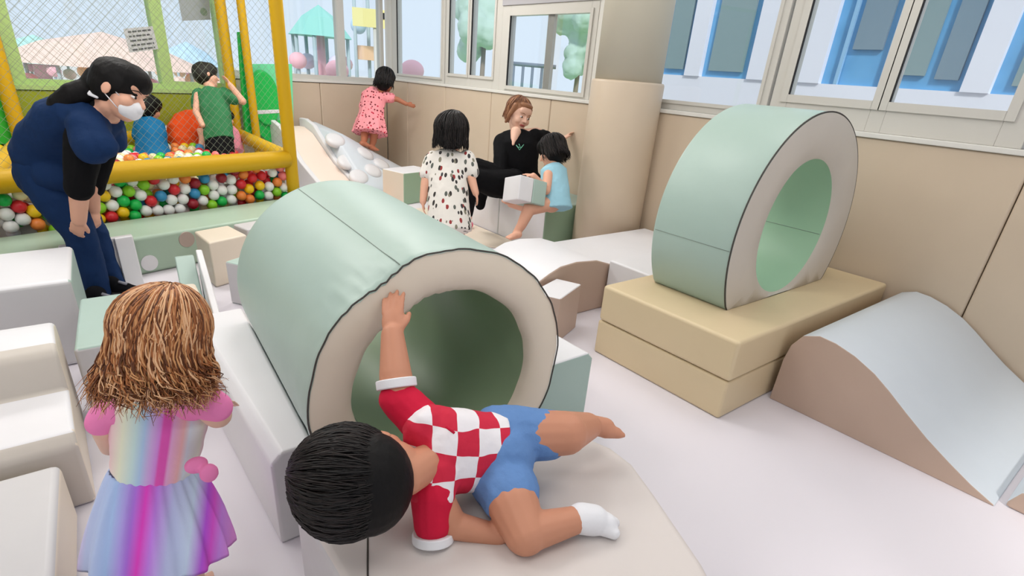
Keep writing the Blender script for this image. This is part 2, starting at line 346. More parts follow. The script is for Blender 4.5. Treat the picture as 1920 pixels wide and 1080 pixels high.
WN = [0]
def window(y0, y1, z0, z1, parts, lab=None, x=EX + .05, fr=.05, blind=None, mids=()):
    """aluminium window on the east wall; parts = list of (y0,y1,z0,z1,openness) sashes"""
    WN[0] += 1
    t = empty('window_%d' % WN[0], (x, (y0 + y1) / 2, z0), kind='structure')
    bm = bmesh.new(); za, zb = parts[0][2], parts[0][3]; ed = [y0] + [v for p in parts for v in (p[0], p[1])] + [y1]
    for k in range(0, len(ed), 2): box_bm(bm, x - .005, x + .06, ed[k], ed[k + 1], z0, z1)
    for p in parts: box_bm(bm, x - .005, x + .06, p[0], p[1], z0, za); box_bm(bm, x - .005, x + .06, p[0], p[1], zb, z1)
    link('window_frame', bm, FRAME, t, False, None, .003)
    for (a, c, za, zb, sw) in parts:
        s = bmesh.new(); q = sw
        box_bm(s, x - .016, x + .03, a - q, a + .001, za - q, zb + q); box_bm(s, x - .016, x + .03, c - .001, c + q, za - q, zb + q)
        box_bm(s, x - .016, x + .03, a, c, za - q, za + .001); box_bm(s, x - .016, x + .03, a, c, zb - .001, zb + q)
        so_ = link('window_sash', s, FRAME, t, False)
        g = bmesh.new()
        box_bm(g, x - .012, x + .001, c - .007, c, za, zb)
        gk = link('gasket', g, GASK, None, False); gk.parent = so_
        p = box('pane', x + .005, x + .009, a, c, za, zb, GLASS); p.parent = t; p.matrix_parent_inverse = Matrix.Translation(-t.location)
    return t
box('masonry', EX + .05, EX + .16, 3.27, 3.36, 1.07, 2.35, PAINT, we)
window(.62, 1.85, 1.075, 2.35, [(.722, 1.215, 1.225, 2.2, .04), (1.29, 1.751, 1.225, 2.2, .04)])
window(-.66, .60, 1.075, 2.35, [(-.55, -.05, 1.225, 2.2, .04), (.03, .5, 1.225, 2.2, .04)])
window(-2.1, -.68, 1.075, 2.35, [(-2.0, -1.4, 1.225, 2.2, .04), (-1.3, -.8, 1.225, 2.2, .04)])
window(1.87, 3.27, 1.075, 2.35, [(1.93, 3.2, 1.135, 2.28, .02)])
w3 = window(3.36, 4.55, 1.075, 1.76, [(3.44, 4.43, 1.12, 1.68, .03)])
box('blind_panel', EX + .035, EX + .10, 3.36, 4.55, 1.76, 2.35, mat('grey_blind', (176, 174, 178), .7), w3)
box('window_sash', EX + .055, EX + .085, 3.86, 3.94, 1.12, 1.68, FRAME, w3)
window(4.55, 5.50, 1.075, 2.35, [(4.66, 5.03, 1.18, 2.25, .025), (5.09, 5.43, 1.18, 2.25, .025)])
window(5.52, 6.70, 1.075, 2.35, [(5.58, 6.56, 1.13, 2.28, .02)])
box('masonry', EX + .04, EX + .16, 6.70, 6.86, 1.07, 2.35, PAINT, we)

# north wall, turned by 17 degrees: origin at the corner, s runs west
C0 = V((EX, 6.76, 0))
def nw(s, d, z): return C0 - U2 * s + N2 * d + V((0, 0, z))       # d > 0 outside
def nbox(name, s0, s1, d0, d1, z0, z1, mt, parent=None, kind=None, bev=0):
    bm = bmesh.new(); vs = box_bm(bm, 0, 1, 0, 1, 0, 1)
    for v in vs: v.co = nw(s0 + (s1 - s0) * v.co.x, d0 + (d1 - d0) * v.co.y, z0 + (z1 - z0) * v.co.z)
    return link(name, bm, mt, parent, bev > 0, kind, bev)
wn_ = empty('wall_north', nw(2, 0, 0), kind='structure')
nbox('masonry', -.1, 1.98, .05, .16, 0, .985, PAINT, wn_); nbox('masonry', 1.98, 7, .05, .16, 0, .86, PAINT, wn_)
nbox('lintel', -.1, 7, .04, .16, 2.35, 2.75, PAINT, wn_)
for a, c in ((0.0, .98), (.98, 1.98)): nbox('pad', a + .003, c - .003, 0, .05, 0, .98, PADM, wn_, bev=.012)
OLIVE = vinyl('olive_pad_vinyl', (150, 160, 30), .15); LGREEN = mat('pale_green_frame', (176, 206, 130), .5)
for a, c in ((2.0, 2.9), (2.9, 3.85), (3.85, 5.6)): nbox('green_pad', a + .003, c - .003, 0, .05, 0, .84, OLIVE, wn_, bev=.012)
nbox('trim_3', 0, 1.98, -.01, .16, .985, 1.01, PAINT, kind='structure'); nbox('trim_4', 1.98, 7, -.01, .16, .845, .875, LGREEN, kind='structure')
def nwindow(s0, s1, z0, z1, fmt, fr=.045):
    WN[0] += 1; t = empty('window_%d' % WN[0], nw((s0 + s1) / 2, .08, z0), kind='structure')
    bm = bmesh.new()
    for (a, c, za, zb) in ((s0, s0 + fr, z0, z1), (s1 - fr, s1, z0, z1), (s0 + fr, s1 - fr, z0, z0 + fr), (s0 + fr, s1 - fr, z1 - fr, z1)):
        vs = box_bm(bm, 0, 1, 0, 1, 0, 1)
        for v in vs: v.co = nw(a + (c - a) * v.co.x, .04 + .07 * v.co.y, za + (zb - za) * v.co.z)
    link('window_frame', bm, fmt, t, False)
    nbox('pane', s0 + fr, s1 - fr, .07, .074, z0 + fr, z1 - fr, GLASS, t)
nwindow(.0, .62, 1.01, 2.35, FRAME); nwindow(.62, 1.98, 1.01, 2.35, FRAME)
nwindow(1.98, 2.56, .875, 2.35, LGREEN, .06); nwindow(2.56, 3.6, .875, 2.35, LGREEN, .04); nwindow(3.6, 5.4, .875, 2.35, LGREEN, .04)

# column with padded lower part
colc = (3.22, 2.80); t = empty('wall_column', (*colc, 0), kind='structure'); t.name = 'trim_5'
def lathe(name, c, prof, mt, parent=None, n=48, kind=None):
    bm = bmesh.new(); R = []
    for r, z in prof: R.append([bm.verts.new((c[0] + r * math.cos(2 * PI * k / n), c[1] + r * math.sin(2 * PI * k / n), z)) for k in range(n)])
    for i in range(len(R) - 1):
        for k in range(n): bm.faces.new((R[i][k], R[i][(k + 1) % n], R[i + 1][(k + 1) % n], R[i + 1][k]))
    bm.faces.new(R[0][::-1]); bm.faces.new(R[-1]); return link(name, bm, mt, parent, True, kind)
lathe('column_shaft', colc, [(.228, 1.2), (.228, 2.75)], mat('column_paint', (206, 200, 184), .6), t)
lathe('column_pad', colc, [(.245, 0), (.25, .01), (.25, 1.215), (.243, 1.228), (.23, 1.23)], PADM, t)

# ============================================================ OUTSIDE
GR = mat('pale_paving', (216, 212, 206), .8); box('ground', -25, 60, -20, 80, -.5, -.35, GR, kind='structure')
# building across the east windows
FZ = 1.35
bt = empty('building', (6, 1, -.35), 'white building with tall blue glazed bays outside the right windows', 'building')
BW = mat('white_facade', (240, 240, 250), .7); BG = mat('blue_tinted_glass', (104, 172, 222), .25, .5, 3, .1, .02, 14); BC = mat('grey_curtain', (128, 150, 166), .8)
box('wall', 5.6, 5.9, -6, 4.42, -.35, FZ, BW, bt); box('roof', 5.6, 5.9, -6, 4.42, 3.6, 4.2, BW, bt)
BGR = mat('grey_green_blind', (140, 162, 166), .8)
PX = [(1236, 1284), (1312, 1402), (1540, 1812), (1868, 2140)]
ed = []
for a, c in PX: ya, yc = onx(a, 140, 5.6).y, onx(c, 140, 5.6).y; ed.append((min(ya, yc), max(ya, yc)))
ed.sort(); prev = -6
for a, c in ed + [(4.42, 4.42)]: box('pier', 5.58, 5.7, prev, a, FZ, 3.6, BW, bt); prev = c
for k, (a, c) in enumerate(ed):
    p = box('window_bay', 5.64, 5.68, a, c, FZ, 3.6, BG, bt); W_ = c - a
    for j, (u0, u1, zz) in enumerate([(.04, .19, .08), (.26, .44, .10), (.60, .82, .28)] if W_ > .8 else [(.15, .85, .06)]):
        q = box('blind', 5.61, 5.635, a + W_ * u0, a + W_ * u1, FZ + zz, 3.4, (BC, BGR)[j % 2] if W_ > .8 else BGR); q.parent = p
    if W_ > .8:
        for u0 in (.52, .86): q = box('glazing_bar', 5.60, 5.63, a + W_ * u0, a + W_ * u0 + .03, FZ, 3.6, mat('pale_blue_bar', (150, 196, 232), .5)); q.parent = p
# rides in the yard beyond the far windows
def pastel(n, c): return mat(n, [v * .55 + 255 * .45 for v in c] if c else 0, .7)  # blends white into each hue to stand in for outdoor glare and haze
def ground_obj(px, py, D):
    r = ray(px, py); k = D / math.hypot(r.x, r.y); return CAM + r * k
def ride(cx, cy, zt, r, label, canopy, seats, H=1.1):
    t = empty('carousel', (cx, cy, -.35), label, 'carousel')
    bm = bmesh.new(); n = 10
    top = bm.verts.new((cx, cy, zt + H)); mid = [bm.verts.new((cx + r * .55 * math.cos(2 * PI * k / n), cy + r * .55 * math.sin(2 * PI * k / n), zt + H * .6)) for k in range(n)]
    low = [bm.verts.new((cx + r * math.cos(2 * PI * k / n), cy + r * math.sin(2 * PI * k / n), zt)) for k in range(n)]; und = bm.verts.new((cx, cy, zt + .1))
    for k in range(n):
        bm.faces.new((top, mid[k], mid[(k + 1) % n])); bm.faces.new((mid[k], low[k], low[(k + 1) % n], mid[(k + 1) % n])); bm.faces.new((und, low[(k + 1) % n], low[k]))
    link('canopy', bm, canopy, t, False)
    lathe('platform', (cx, cy), [(r * .9, -.35), (r * .95, -.3), (r * .95, -.15), (r * .9, -.12)], pastel('cream_deck', (226, 214, 190)), t, 24)
    lathe('center_pole', (cx, cy), [(r * .15, -.15), (r * .12, zt + H * .8)], pastel('pink_pole', (222, 120, 140)), t, 12)
    for k in range(8):
        a = 2 * PI * k / 8 + .2; x, y = cx + r * .85 * math.cos(a), cy + r * .85 * math.sin(a)
        p = tube('pole', [(x, y, -.15), (x, y, zt)], .035, pastel('grey_teal_pole', (110, 140, 150)), t, 6)
        b = bmesh.new(); bmesh.ops.create_uvsphere(b, u_segments=12, v_segments=8, radius=1, matrix=Matrix.Translation((x, y, zt * .45 if k % 2 else zt * .72)) @ Matrix.Diagonal((.17, .17, .15, 1)))
        q = link('seat', b, seats[k % len(seats)], None); q.parent = p
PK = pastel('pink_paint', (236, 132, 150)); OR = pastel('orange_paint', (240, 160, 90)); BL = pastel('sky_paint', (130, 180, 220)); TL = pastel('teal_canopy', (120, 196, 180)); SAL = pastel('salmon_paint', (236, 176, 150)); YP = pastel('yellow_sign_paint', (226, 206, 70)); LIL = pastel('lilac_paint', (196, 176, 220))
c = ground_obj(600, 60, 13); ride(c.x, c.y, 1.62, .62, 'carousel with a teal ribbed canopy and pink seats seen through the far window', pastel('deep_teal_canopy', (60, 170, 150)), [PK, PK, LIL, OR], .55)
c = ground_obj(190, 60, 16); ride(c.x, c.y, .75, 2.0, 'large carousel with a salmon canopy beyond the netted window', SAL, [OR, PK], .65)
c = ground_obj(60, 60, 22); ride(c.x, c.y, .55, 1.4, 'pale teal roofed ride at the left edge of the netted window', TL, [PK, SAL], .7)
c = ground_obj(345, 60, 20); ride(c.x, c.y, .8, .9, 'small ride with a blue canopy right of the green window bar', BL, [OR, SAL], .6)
# swing ride with orange basket
c = ground_obj(692, 95, 11); t = empty('swing_ride', (c.x, c.y, -.35), 'swing ride with an orange basket hanging from thin posts', 'ride')
b = bmesh.new(); box_bm(b, c.x - .2, c.x + .2, c.y - .15, c.y + .15, ground_obj(692, 113, 11).z, ground_obj(692, 87, 11).z); link('basket', b, OR, t, False)
for dx in (-.24, 0, .24): tube('post', [(c.x + dx, c.y, -.35), (c.x + dx, c.y, 2.6)], .03, pastel('grey_teal_pole', 0), t, 6)
b = bmesh.new(); bmesh.ops.create_uvsphere(b, u_segments=16, v_segments=10, radius=.13, matrix=Matrix.Translation(ground_obj(672, 48, 11))); link('blue_ball', b, BL, t)
s_ = ground_obj(704, 35, 10.5)
t = empty('yellow_sign', (s_.x, s_.y, -.35), 'small yellow sign with a dark mark on a pole outside', 'sign')
bm = bmesh.new(); vs = box_bm(bm, -.36, .36, -.02, .02, -.13, .13)
Rz = Matrix.Rotation(math.radians(-26), 4, 'Z')
for v in vs: v.co = Rz @ v.co + s_
link('sign_board', bm, YP, t, False)
bm = bmesh.new(); vs = box_bm(bm, .05, .2, -.03, -.021, 0, .09)
for v in vs: v.co = Rz @ v.co + s_
link('mark', bm, GASK, t, False); tube('pole', [(s_.x, s_.y + .03, -.35), (s_.x, s_.y + .03, s_.z - .1)], .03, FRAME, t, 6)
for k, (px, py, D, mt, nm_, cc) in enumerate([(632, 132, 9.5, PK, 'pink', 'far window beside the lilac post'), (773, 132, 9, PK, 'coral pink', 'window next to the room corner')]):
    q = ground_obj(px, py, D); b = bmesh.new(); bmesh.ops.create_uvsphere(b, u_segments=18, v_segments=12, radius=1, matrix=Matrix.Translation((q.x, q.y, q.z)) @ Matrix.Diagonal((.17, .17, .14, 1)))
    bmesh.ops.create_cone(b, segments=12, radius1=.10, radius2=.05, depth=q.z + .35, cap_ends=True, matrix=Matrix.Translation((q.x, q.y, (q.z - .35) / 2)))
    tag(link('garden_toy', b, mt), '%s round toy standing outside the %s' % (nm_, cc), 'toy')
# lawn and fence outside window_5
q = ground_obj(1000, 150, 14)
tag(box('lawn', q.x - 4, q.x + 4, q.y - 5, q.y + 5, -.349, -.33, mat('pale_lawn', (150, 196, 130), .9), kind='structure'))
ft = empty('playground_frame', (q.x, q.y, -.33), 'dark metal climbing frame standing on the lawn outside', 'climbing frame')
for k in range(5): p = ground_obj(965 + k * 18, 100, 16); tube('post', [(p.x, p.y, -.33), (p.x, p.y, 1.5)], .04, mat('slate_metal', (110, 120, 135), .6), ft, 6)
a = ground_obj(960, 100, 16); c = ground_obj(1045, 100, 16); tube('top_bar', [(a.x, a.y, 1.5), (c.x, c.y, 1.5)], .05, mat('slate_metal', 0), ft, 6)
for k, px in enumerate((905, 1088)):
    q = ground_obj(px, 80, 17 + k); t = empty('tree', (q.x, q.y, -.35), ['pale leafy tree outside the narrow window panes', 'pale leafy tree outside the window nearest the column'][k], 'tree')
    B = Blob()
    rn = random.Random(k)
    for j in range(14): B.ell(V((q.x + rn.uniform(-.5, .5), q.y + rn.uniform(-.5, .5), 2.2 + rn.uniform(-.7, .8))), (rn.uniform(.25, .45),) * 3)
    B.done('foliage', mat('pale_foliage', (178, 200, 188), .9, bs=20, bst=1), t, .08, 1, .15, 6); tube('trunk', [(q.x, q.y, -.35), (q.x + .05, q.y, 1.9)], [.09, .06], mat('bark', (140, 124, 112), .9), t, 7)

# ============================================================ SOFT PLAY
def sidemat(top=0, xm=1, ym=2):
    return lambda n, c: top if abs(n.z) > .5 else (xm if abs(n.x) > abs(n.y) else ym)
# beige two-layer base for the ring
t = tag(slab('foam_block', [(1.9, .905), (3.36, .905), (3.36, 1.615), (1.9, 1.615)], 0, .172, BEIGE, bev=.012), 'lower beige foam slab beneath the upright ring', 'foam block')
t = tag(slab('foam_block', [(1.895, .90), (3.36, .90), (3.36, 1.61), (1.895, 1.61)], .176, .352, BEIGE, bev=.016), 'upper beige foam slab directly carrying the upright ring', 'foam block')
# ring
def ring_obj(cx, cz, R, ri, cz2, y0, y1, zc):
    t = empty('foam_ring', (cx, (y0 + y1) / 2, zc), 'large upright mint foam ring with a round hole on beige slabs', 'foam ring')
    N = 120
    def P_(r, z_, a, y): return V((cx + r * math.cos(a), y, max(z_ + r * math.sin(a), zc)))
    def strip(name, segs, mt):
        bm = bmesh.new(); rows = [[bm.verts.new(P_(r, z_, 2 * PI * k / N, y)) for k in range(N)] for r, z_, y in segs]
        for i in range(len(rows) - 1):
            for k in range(N): bm.faces.new((rows[i][k], rows[i][(k + 1) % N], rows[i + 1][(k + 1) % N], rows[i + 1][k]))
        return link(name, bm, mt, t)
    c_ = .012
    strip('cover', [(R - c_ * .3, cz, y0 + .001), (R, cz, y0 + c_), (R, cz, (y0 + y1) / 2), (R, cz, y1 - c_), (R - c_ * .3, cz, y1 - .001)], MINT)
    for yy, s in ((y0, 1), (y1, -1)): strip('side_panel', [(R - c_ * .3, cz, yy + s * .001), (R - .02, cz, yy), ((R + ri) / 2, (cz + cz2) / 2, yy - s * .003), (ri + .02, cz2, yy), (ri, cz2, yy + s * .014)], GREIGE)
    strip('lining', [(ri, cz2, y0 + .014), (ri, cz2, (y0 + y1) / 2), (ri, cz2, y1 - .014)], LINR)
    bm = bmesh.new(); pts = [P_(R, cz, a, y0 + .004) for a in [-.58 + (PI + 1.16) * k / 70 for k in range(71)]]
    tube_bm(bm, pts, .0035, 6); link('piping', bm, SEAM, t)
    a = PI + .02; tube('seam', [P_(R + .0005, cz, a - .0, y0 + .01), P_(R + .0005, cz, a, y1 - .01)], .0013, SEAML, t, 5)
    for a in (PI * .98, PI * 1.18 - .9, -.2): tube('seam', [P_(ri - .0005, cz2, a, y0 + .02), P_(ri - .0005, cz2, a, y1 - .02)], .0013, SEAML, t, 5)
LINR = vinyl('ring_lining_vinyl', (160, 196, 168))
ring_obj(2.603, .635, .532, .307, .668, 1.12, 1.52, .354)

# ramp with white top and tan side, right of the base
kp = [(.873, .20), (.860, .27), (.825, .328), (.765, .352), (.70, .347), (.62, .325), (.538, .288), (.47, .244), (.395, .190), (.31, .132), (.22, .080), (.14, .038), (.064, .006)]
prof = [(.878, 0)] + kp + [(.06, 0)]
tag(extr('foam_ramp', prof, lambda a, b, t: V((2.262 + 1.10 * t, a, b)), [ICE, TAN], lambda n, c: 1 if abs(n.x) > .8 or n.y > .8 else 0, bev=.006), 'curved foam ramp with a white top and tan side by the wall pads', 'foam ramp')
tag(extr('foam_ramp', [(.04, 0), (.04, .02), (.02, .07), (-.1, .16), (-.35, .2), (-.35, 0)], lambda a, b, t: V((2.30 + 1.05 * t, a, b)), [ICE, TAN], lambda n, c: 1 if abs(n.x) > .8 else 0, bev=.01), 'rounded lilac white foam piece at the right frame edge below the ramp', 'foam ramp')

# white ramp behind, with brown side, below the column
q = [(ony(px, py, 2.0)) for px, py in ((1012, 528), (1030, 514), (1052, 500), (1082, 491), (1120, 488), (1146, 495))]
pr = [(p.x, p.z) for p in q]
pr = [(pr[0][0] - .12, 0.0)] + [(pr[0][0] - .05, pr[0][1] * .6)] + pr + [(2.62, pr[-1][1]), (3.3, pr[-1][1]), (3.3, 0)]
tag(extr('foam_ramp', pr, lambda a, b, t: V((a, 2.0 + .50 * t, b)), [WHITE, TAN], lambda n, c: 1 if abs(n.y) > .8 else 0, bev=.01), 'long low white foam ramp with a curved nose and brown side at the column foot', 'foam ramp')
tag(slab('foam_block', [(2.36, 1.625), (3.34, 1.625), (3.34, 1.99), (2.36, 1.99)], 0, .30, [WHITE, WHITE], bev=.012), 'white foam block wedged behind the beige slabs', 'foam block')
tag(slab('foam_block', [(1.775, 1.76), (2.02, 1.865), (1.96, 1.995), (1.70, 1.90)], 0, .25, [WHITE, TAN], sidemat(0, 1, 1), bev=.008), 'small white topped foam block with tan sides behind the tunnel mouth', 'foam block')

# bench cubes along the east wall
tag(slab('foam_cube', [(2.76, 3.0), (3.36, 3.0), (3.36, 3.565), (2.76, 3.565)], 0, .35, [MINT, WHITE, MINTD], sidemat(), bev=.014), 'white and sage foam cube with a toddler sitting on it by the column', 'foam cube')
tag(slab('foam_cube', [(2.765, 3.572), (3.36, 3.572), (3.36, 4.15), (2.765, 4.15)], 0, .34, [WHITE, WHITE, WHITE], sidemat(), bev=.014), 'white foam cube under the woman in black', 'foam cube')
cc = V((2.555, 4.80, 0)); r_ = rect((cc.x, cc.y), (.966, .259), .42, .30)
tag(slab('foam_cube', r_, 0, .30, [WHITE, CREAM, MINTD], lambda n, c: 0 if n.z > .5 else (1 if n.dot(V((-.966, -.259, 0))) > .7 else 2), bev=.01), 'small foam cube with cream and sage faces left of the child in the patterned shirt', 'foam cube')

# far corner: climbing wedge with bumps and slide
a0 = V((2.16, 6.31, 0)); LL = 1.22
def cl(s, d, z): return a0 + U2 * s - N2 * d + V((0, 0, z))
ct = empty('climbing_wedge', cl(.5, .35, 0), 'pale grey climbing wedge studded with round steps in the far corner', 'climbing wedge')
LL = 1.255
def wf(q): return .60 if q < .14 else max(0, .60 - .60 * (q - .14) / (LL - .14))
def wg(d): return 1 - .13 * d / .45 if d < .45 else max(0, .87 - .87 * ((d - .45) / .55) ** 1.1)
def wsurf(q, d): return max(.012, wf(q) * wg(d))
bm = bmesh.new(); NS, ND = 26, 20
G = [[bm.verts.new(cl(LL * i / NS, .015 + .985 * j / ND, wsurf(LL * i / NS, .985 * j / ND))) for j in range(ND + 1)] for i in range(NS + 1)]
Gb = [[bm.verts.new(cl(LL * i / NS, .015 + .985 * j / ND, 0)) if i in (0, NS) or j in (0, ND) else None for j in range(ND + 1)] for i in range(NS + 1)]
for i in range(NS):
    for j in range(ND): bm.faces.new((G[i][j], G[i + 1][j], G[i + 1][j + 1], G[i][j + 1]))
    for j in (0, ND): bm.faces.new((G[i][j], G[i + 1][j], Gb[i + 1][j], Gb[i][j]))
for j in range(ND):
    for i in (0, NS): bm.faces.new((G[i][j], G[i][j + 1], Gb[i][j + 1], Gb[i][j]))
bm.faces.new([Gb[i][0] for i in range(NS + 1)] + [Gb[NS][j] for j in range(1, ND + 1)] + [Gb[i][ND] for i in range(NS - 1, -1, -1)] + [Gb[0][j] for j in range(ND - 1, 0, -1)])
link('wedge', bm, ICE, ct)
def wedge_hit(px, py):
    D = 4.8
    while D < 7.6:
        p = at(px, py, D); v = p - a0; q, d = v.dot(U2), -v.dot(N2)
        if 0 <= q <= LL and 0 <= d <= 1.0 and p.z <= wsurf(q, d): break
        D += .01
    e = .03; n_ = (U2 * -(wsurf(q + e, d) - wsurf(q, d)) / e - (-N2) * (wsurf(q, d + e) - wsurf(q, d)) / e + V((0, 0, 1))).normalized()
    return p, n_
for px, py in ((628, 264), (650, 305), (684, 290), (714, 310), (672, 333), (698, 322)):
    p, sn = wedge_hit(px, py); e1 = (U2 - sn * U2.dot(sn)).normalized(); Ms = Matrix((e1, sn.cross(e1), sn)).transposed()
    bm = bmesh.new(); n = 24; R = []
    for r, h in ((.088, -.02), (.098, .012), (.088, .03), (.05, .036)): R.append([bm.verts.new(p + Ms @ V((r * math.cos(2 * PI * k / n) * 1.15, r * math.sin(2 * PI * k / n) * .9, h))) for k in range(n)])
    for i in range(3):
        for k in range(n): bm.faces.new((R[i][k], R[i][(k + 1) % n], R[i + 1][(k + 1) % n], R[i + 1][k]))
    bm.faces.new(R[-1]); bm.faces.new(R[0][::-1]); link('step', bm, WHITE, ct)
st = empty('foam_slide', cl(-.25, .5, 0), 'pink and peach foam slide with white side rails beside the ball pit', 'slide')
PINKV = vinyl('pale_pink_vinyl', (238, 206, 200)); PEACH = vinyl('peach_vinyl', (244, 224, 210))
for nm_, s0, s1, h, mt in (('slide_bed', -.40, -.06, .56, PEACH), ('rail', -.055, -.005, .64, WHITE), ('rail', -.46, -.405, .64, WHITE)):
    prf = [(0.02, 0), (0.02, h), (.12, h), (.25, h - .05), (.55, h * .45), (.85, h * .12 + .01), (1.05, .02 + (h - .56)), (1.08, 0)]
    extr(nm_, prf, lambda a, b, t, s0=s0, s1=s1: cl(s0 + (s1 - s0) * t, a, b), mt, None, st, .012)
extr('foot_mat', [(1.09, 0), (1.09, .05), (1.4, .05), (1.4, 0)], lambda a, b, t: cl(-.42 + .4 * t, a, b), PINKV, None, st, .01)

# ---- cradle and tunnel
TA = math.radians(4.8); TD = V((math.sin(TA), math.cos(TA), 0)); TS = V((math.cos(TA), -math.sin(TA), 0)); TC = V((.715, 1.10, .434)); TR, TI, TL_ = .374, .262, .93
def crad(a, b, t):
    y = 1.21 + .99 * t; return V((a, y, b))
def cradle(sg, mats, label):
    ends = []; bm = bmesh.new()
    for y in (1.21, 2.20):
        cx = TC.x + (y - TC.y) * math.tan(TA); rr = TR + .006; hw = math.sqrt(rr ** 2 - (TC.z - .30) ** 2); th = math.atan2(TC.z - .3, hw)
        xo, xm = (.262, cx - .01) if sg < 0 else (1.43, cx + .01)
        pr_ = [(xo, 0), (xo, .27), (xo - sg * .028, .298)]
        for k in range(17):
            q = th + (PI / 2 - .02 - th) * k / 16; pr_.append((cx + sg * rr * math.cos(q), TC.z - rr * math.sin(q)))
        pr_.append((pr_[-1][0], 0)); ends.append([bm.verts.new((a, y, max(b, 0))) for a, b in pr_])
    A, Bq = ends; n = len(A); bm.faces.new(A); bm.faces.new(Bq[::-1])
    for i in range(n): bm.faces.new((A[i], Bq[i], Bq[(i + 1) % n], A[(i + 1) % n]))
    bmesh.ops.recalc_face_normals(bm, faces=bm.faces[:])
    for f in bm.faces: f.normal_update(); f.material_index = 1 if abs(f.normal.y) > .8 else 0
    return tag(link('foam_cradle', bm, mats, None, True, None, .01), label, 'foam cradle')
cradle(-1, [WHITE, GREYV], 'long white foam cradle block along the left side of the big tunnel')
cradle(1, [WHITE, MINT], 'white topped foam cradle block with a mint end right of the big tunnel')

tt = empty('play_tunnel', TC, 'big hollow mint foam tunnel lying in a white cradle with a cream rim', 'play tunnel')
def dent(p):
    hp = V((.545, 1.10, .70)); d = (p - hp); g = math.exp(-(d.x ** 2 + d.z ** 2) / .0045 - (d.y / .10) ** 2)
    p = p + V((0, 0, 1)) * (.0035 * math.sin(d.x * 210) * math.exp(-(d.x ** 2 + d.z ** 2) / .02 - (d.y / .16) ** 2))
    inward = (TC - p); inward.y = 0
    if inward.length > 1e-4: inward.normalize()
    p = p + inward * .030 * g
    # soft sag of the lining on the lower left
    w_ = .006 * noise.noise(p * 9) + .003 * noise.noise(p * 23)
    k = max(0, 1 - abs((p - TC).dot(TD)) / .25)
    return p - inward * w_ * k
def tstrip(name, segs, mt, N=160):
    bm = bmesh.new(); rows = []
    for r, s in segs: rows.append([bm.verts.new(dent(TC + TD * s + (TS * math.cos(q) + V((0, 0, 1)) * math.sin(q)) * r)) for q in [2 * PI * k / N for k in range(N)]])
    for i in range(len(rows) - 1):
        for k in range(N): bm.faces.new((rows[i][k], rows[i][(k + 1) % N], rows[i + 1][(k + 1) % N], rows[i + 1][k]))
    return link(name, bm, mt, tt)
c_ = .012
tstrip('cover', [(TR - c_ * .4, .0)] + [(TR, c_ + (TL_ - 2 * c_) * (k / 40) ** 1.3) for k in range(41)] + [(TR - c_ * .4, TL_)], MINT)
tstrip('rim', [(TR - c_ * .4, 0), (TR - .025, -.006), ((TR + TI) / 2, -.012), (TI + .025, -.008), (TI + .006, .004), (TI, .02)], GREIGE2 if 'GREIGE2' in globals() else CREAM)
tstrip('rim', [(TR - c_ * .4, TL_), (TR - .025, TL_ + .006), (TI + .02, TL_ + .008), (TI, TL_ - .01)], CREAM)
tstrip('lining', [(TI, .02 + (TL_ - .03) * (k / 30) ** 1.3) for k in range(31)], LINING)
bm = bmesh.new(); tube_bm(bm, [dent(TC - TD * .001 + (TS * math.cos(q) + V((0, 0, 1)) * math.sin(q)) * (TR - .001)) for q in [2 * PI * k / 140 for k in range(140)]], .0024, 6, True); link('piping', bm, SEAM, tt)
q = math.radians(111); tube('seam', [dent(TC + TD * (.01 + (TL_ - .02) * k / 30) + (TS * math.cos(q) + V((0, 0, 1)) * math.sin(q)) * (TR + .0006)) for k in range(31)], .0013, SEAML, tt, 5)
q = math.radians(215); tube('seam', [dent(TC + TD * (.03 + (TL_ - .05) * k / 30) + (TS * math.cos(q) + V((0, 0, 1)) * math.sin(q)) * (TI - .0006)) for k in range(31)], .0013, SEAML, tt, 5)

# ---- slab in front of the tunnel (the boy lies on it)
sp = [(.25, .25), (.80, .25), (.87, .36), (.955, .55), (1.0, .66), (1.005, .74), (.985, .80), (.93, .90), (.85, .97), (.72, .99), (.25, .99)]
tag(slab('foam_slab', sp, 0, .33, [vinyl('stone_vinyl', (216, 208, 204)), GREYV], lambda n, c: 0 if n.z > .5 else 1, bev=.02, seg=4), 'pale foam slab with a rounded corner in front of the tunnel mouth', 'foam slab')
tube('joint_line', [(.35, .83, .3305), (.18 + .07, .615, .3305)], .002, SEAM, [o for o in COL.objects if o.name == 'foam_slab'][0], 5)

# ---- left side: blocks and steps
tag(slab('foam_block', [(-1.3, 2.58), (-.05, 2.62), (-.02, 3.12), (-1.3, 3.0)], 0, .36, [WHITE, MINT, GREYV], sidemat(), bev=.02), 'large white foam block with a mint end under the hand of the woman in navy', 'foam block')
tag(extr('foam_step', [(1.46, 0), (1.46, .16), (1.50, .195), (1.80, .20), (1.80, .36), (1.84, .395), (2.04, .40), (2.16, .385), (2.20, .34), (2.20, 0)] if False else [(1.66, 0), (1.66, .20), (1.69, .235), (1.93, .24), (1.95, .34), (1.99, .375), (2.12, .38), (2.20, .36), (2.23, .31), (2.23, 0)],
     lambda a, b, t: V((-1.3 + 1.185 * t, a, b)), [WHITE, CREAM, GREIGE], lambda n, c: 1 if n.x > .7 else (2 if n.y < -.6 else 0), bev=.014), 'pale foam stair with rounded edges at the left frame edge', 'foam stair')
tag(slab('foam_block', [(-1.3, .9), (-.20, .95), (-.16, 1.62), (-1.3, 1.62)], 0, .19, [GREYV, CREAM, GREIGE], sidemat(), bev=.02), 'low grey foam block at the bottom left in front of the stair', 'foam block')
tag(slab('foam_block', [(-.085, 2.08), (.225, 2.085), (.215, 2.56), (-.04, 2.56)], .155, .30, [MINT, GREYV, GREYV], sidemat(), bev=.012), 'mint topped foam block behind the curly haired girl, upper of its stack', 'foam block')
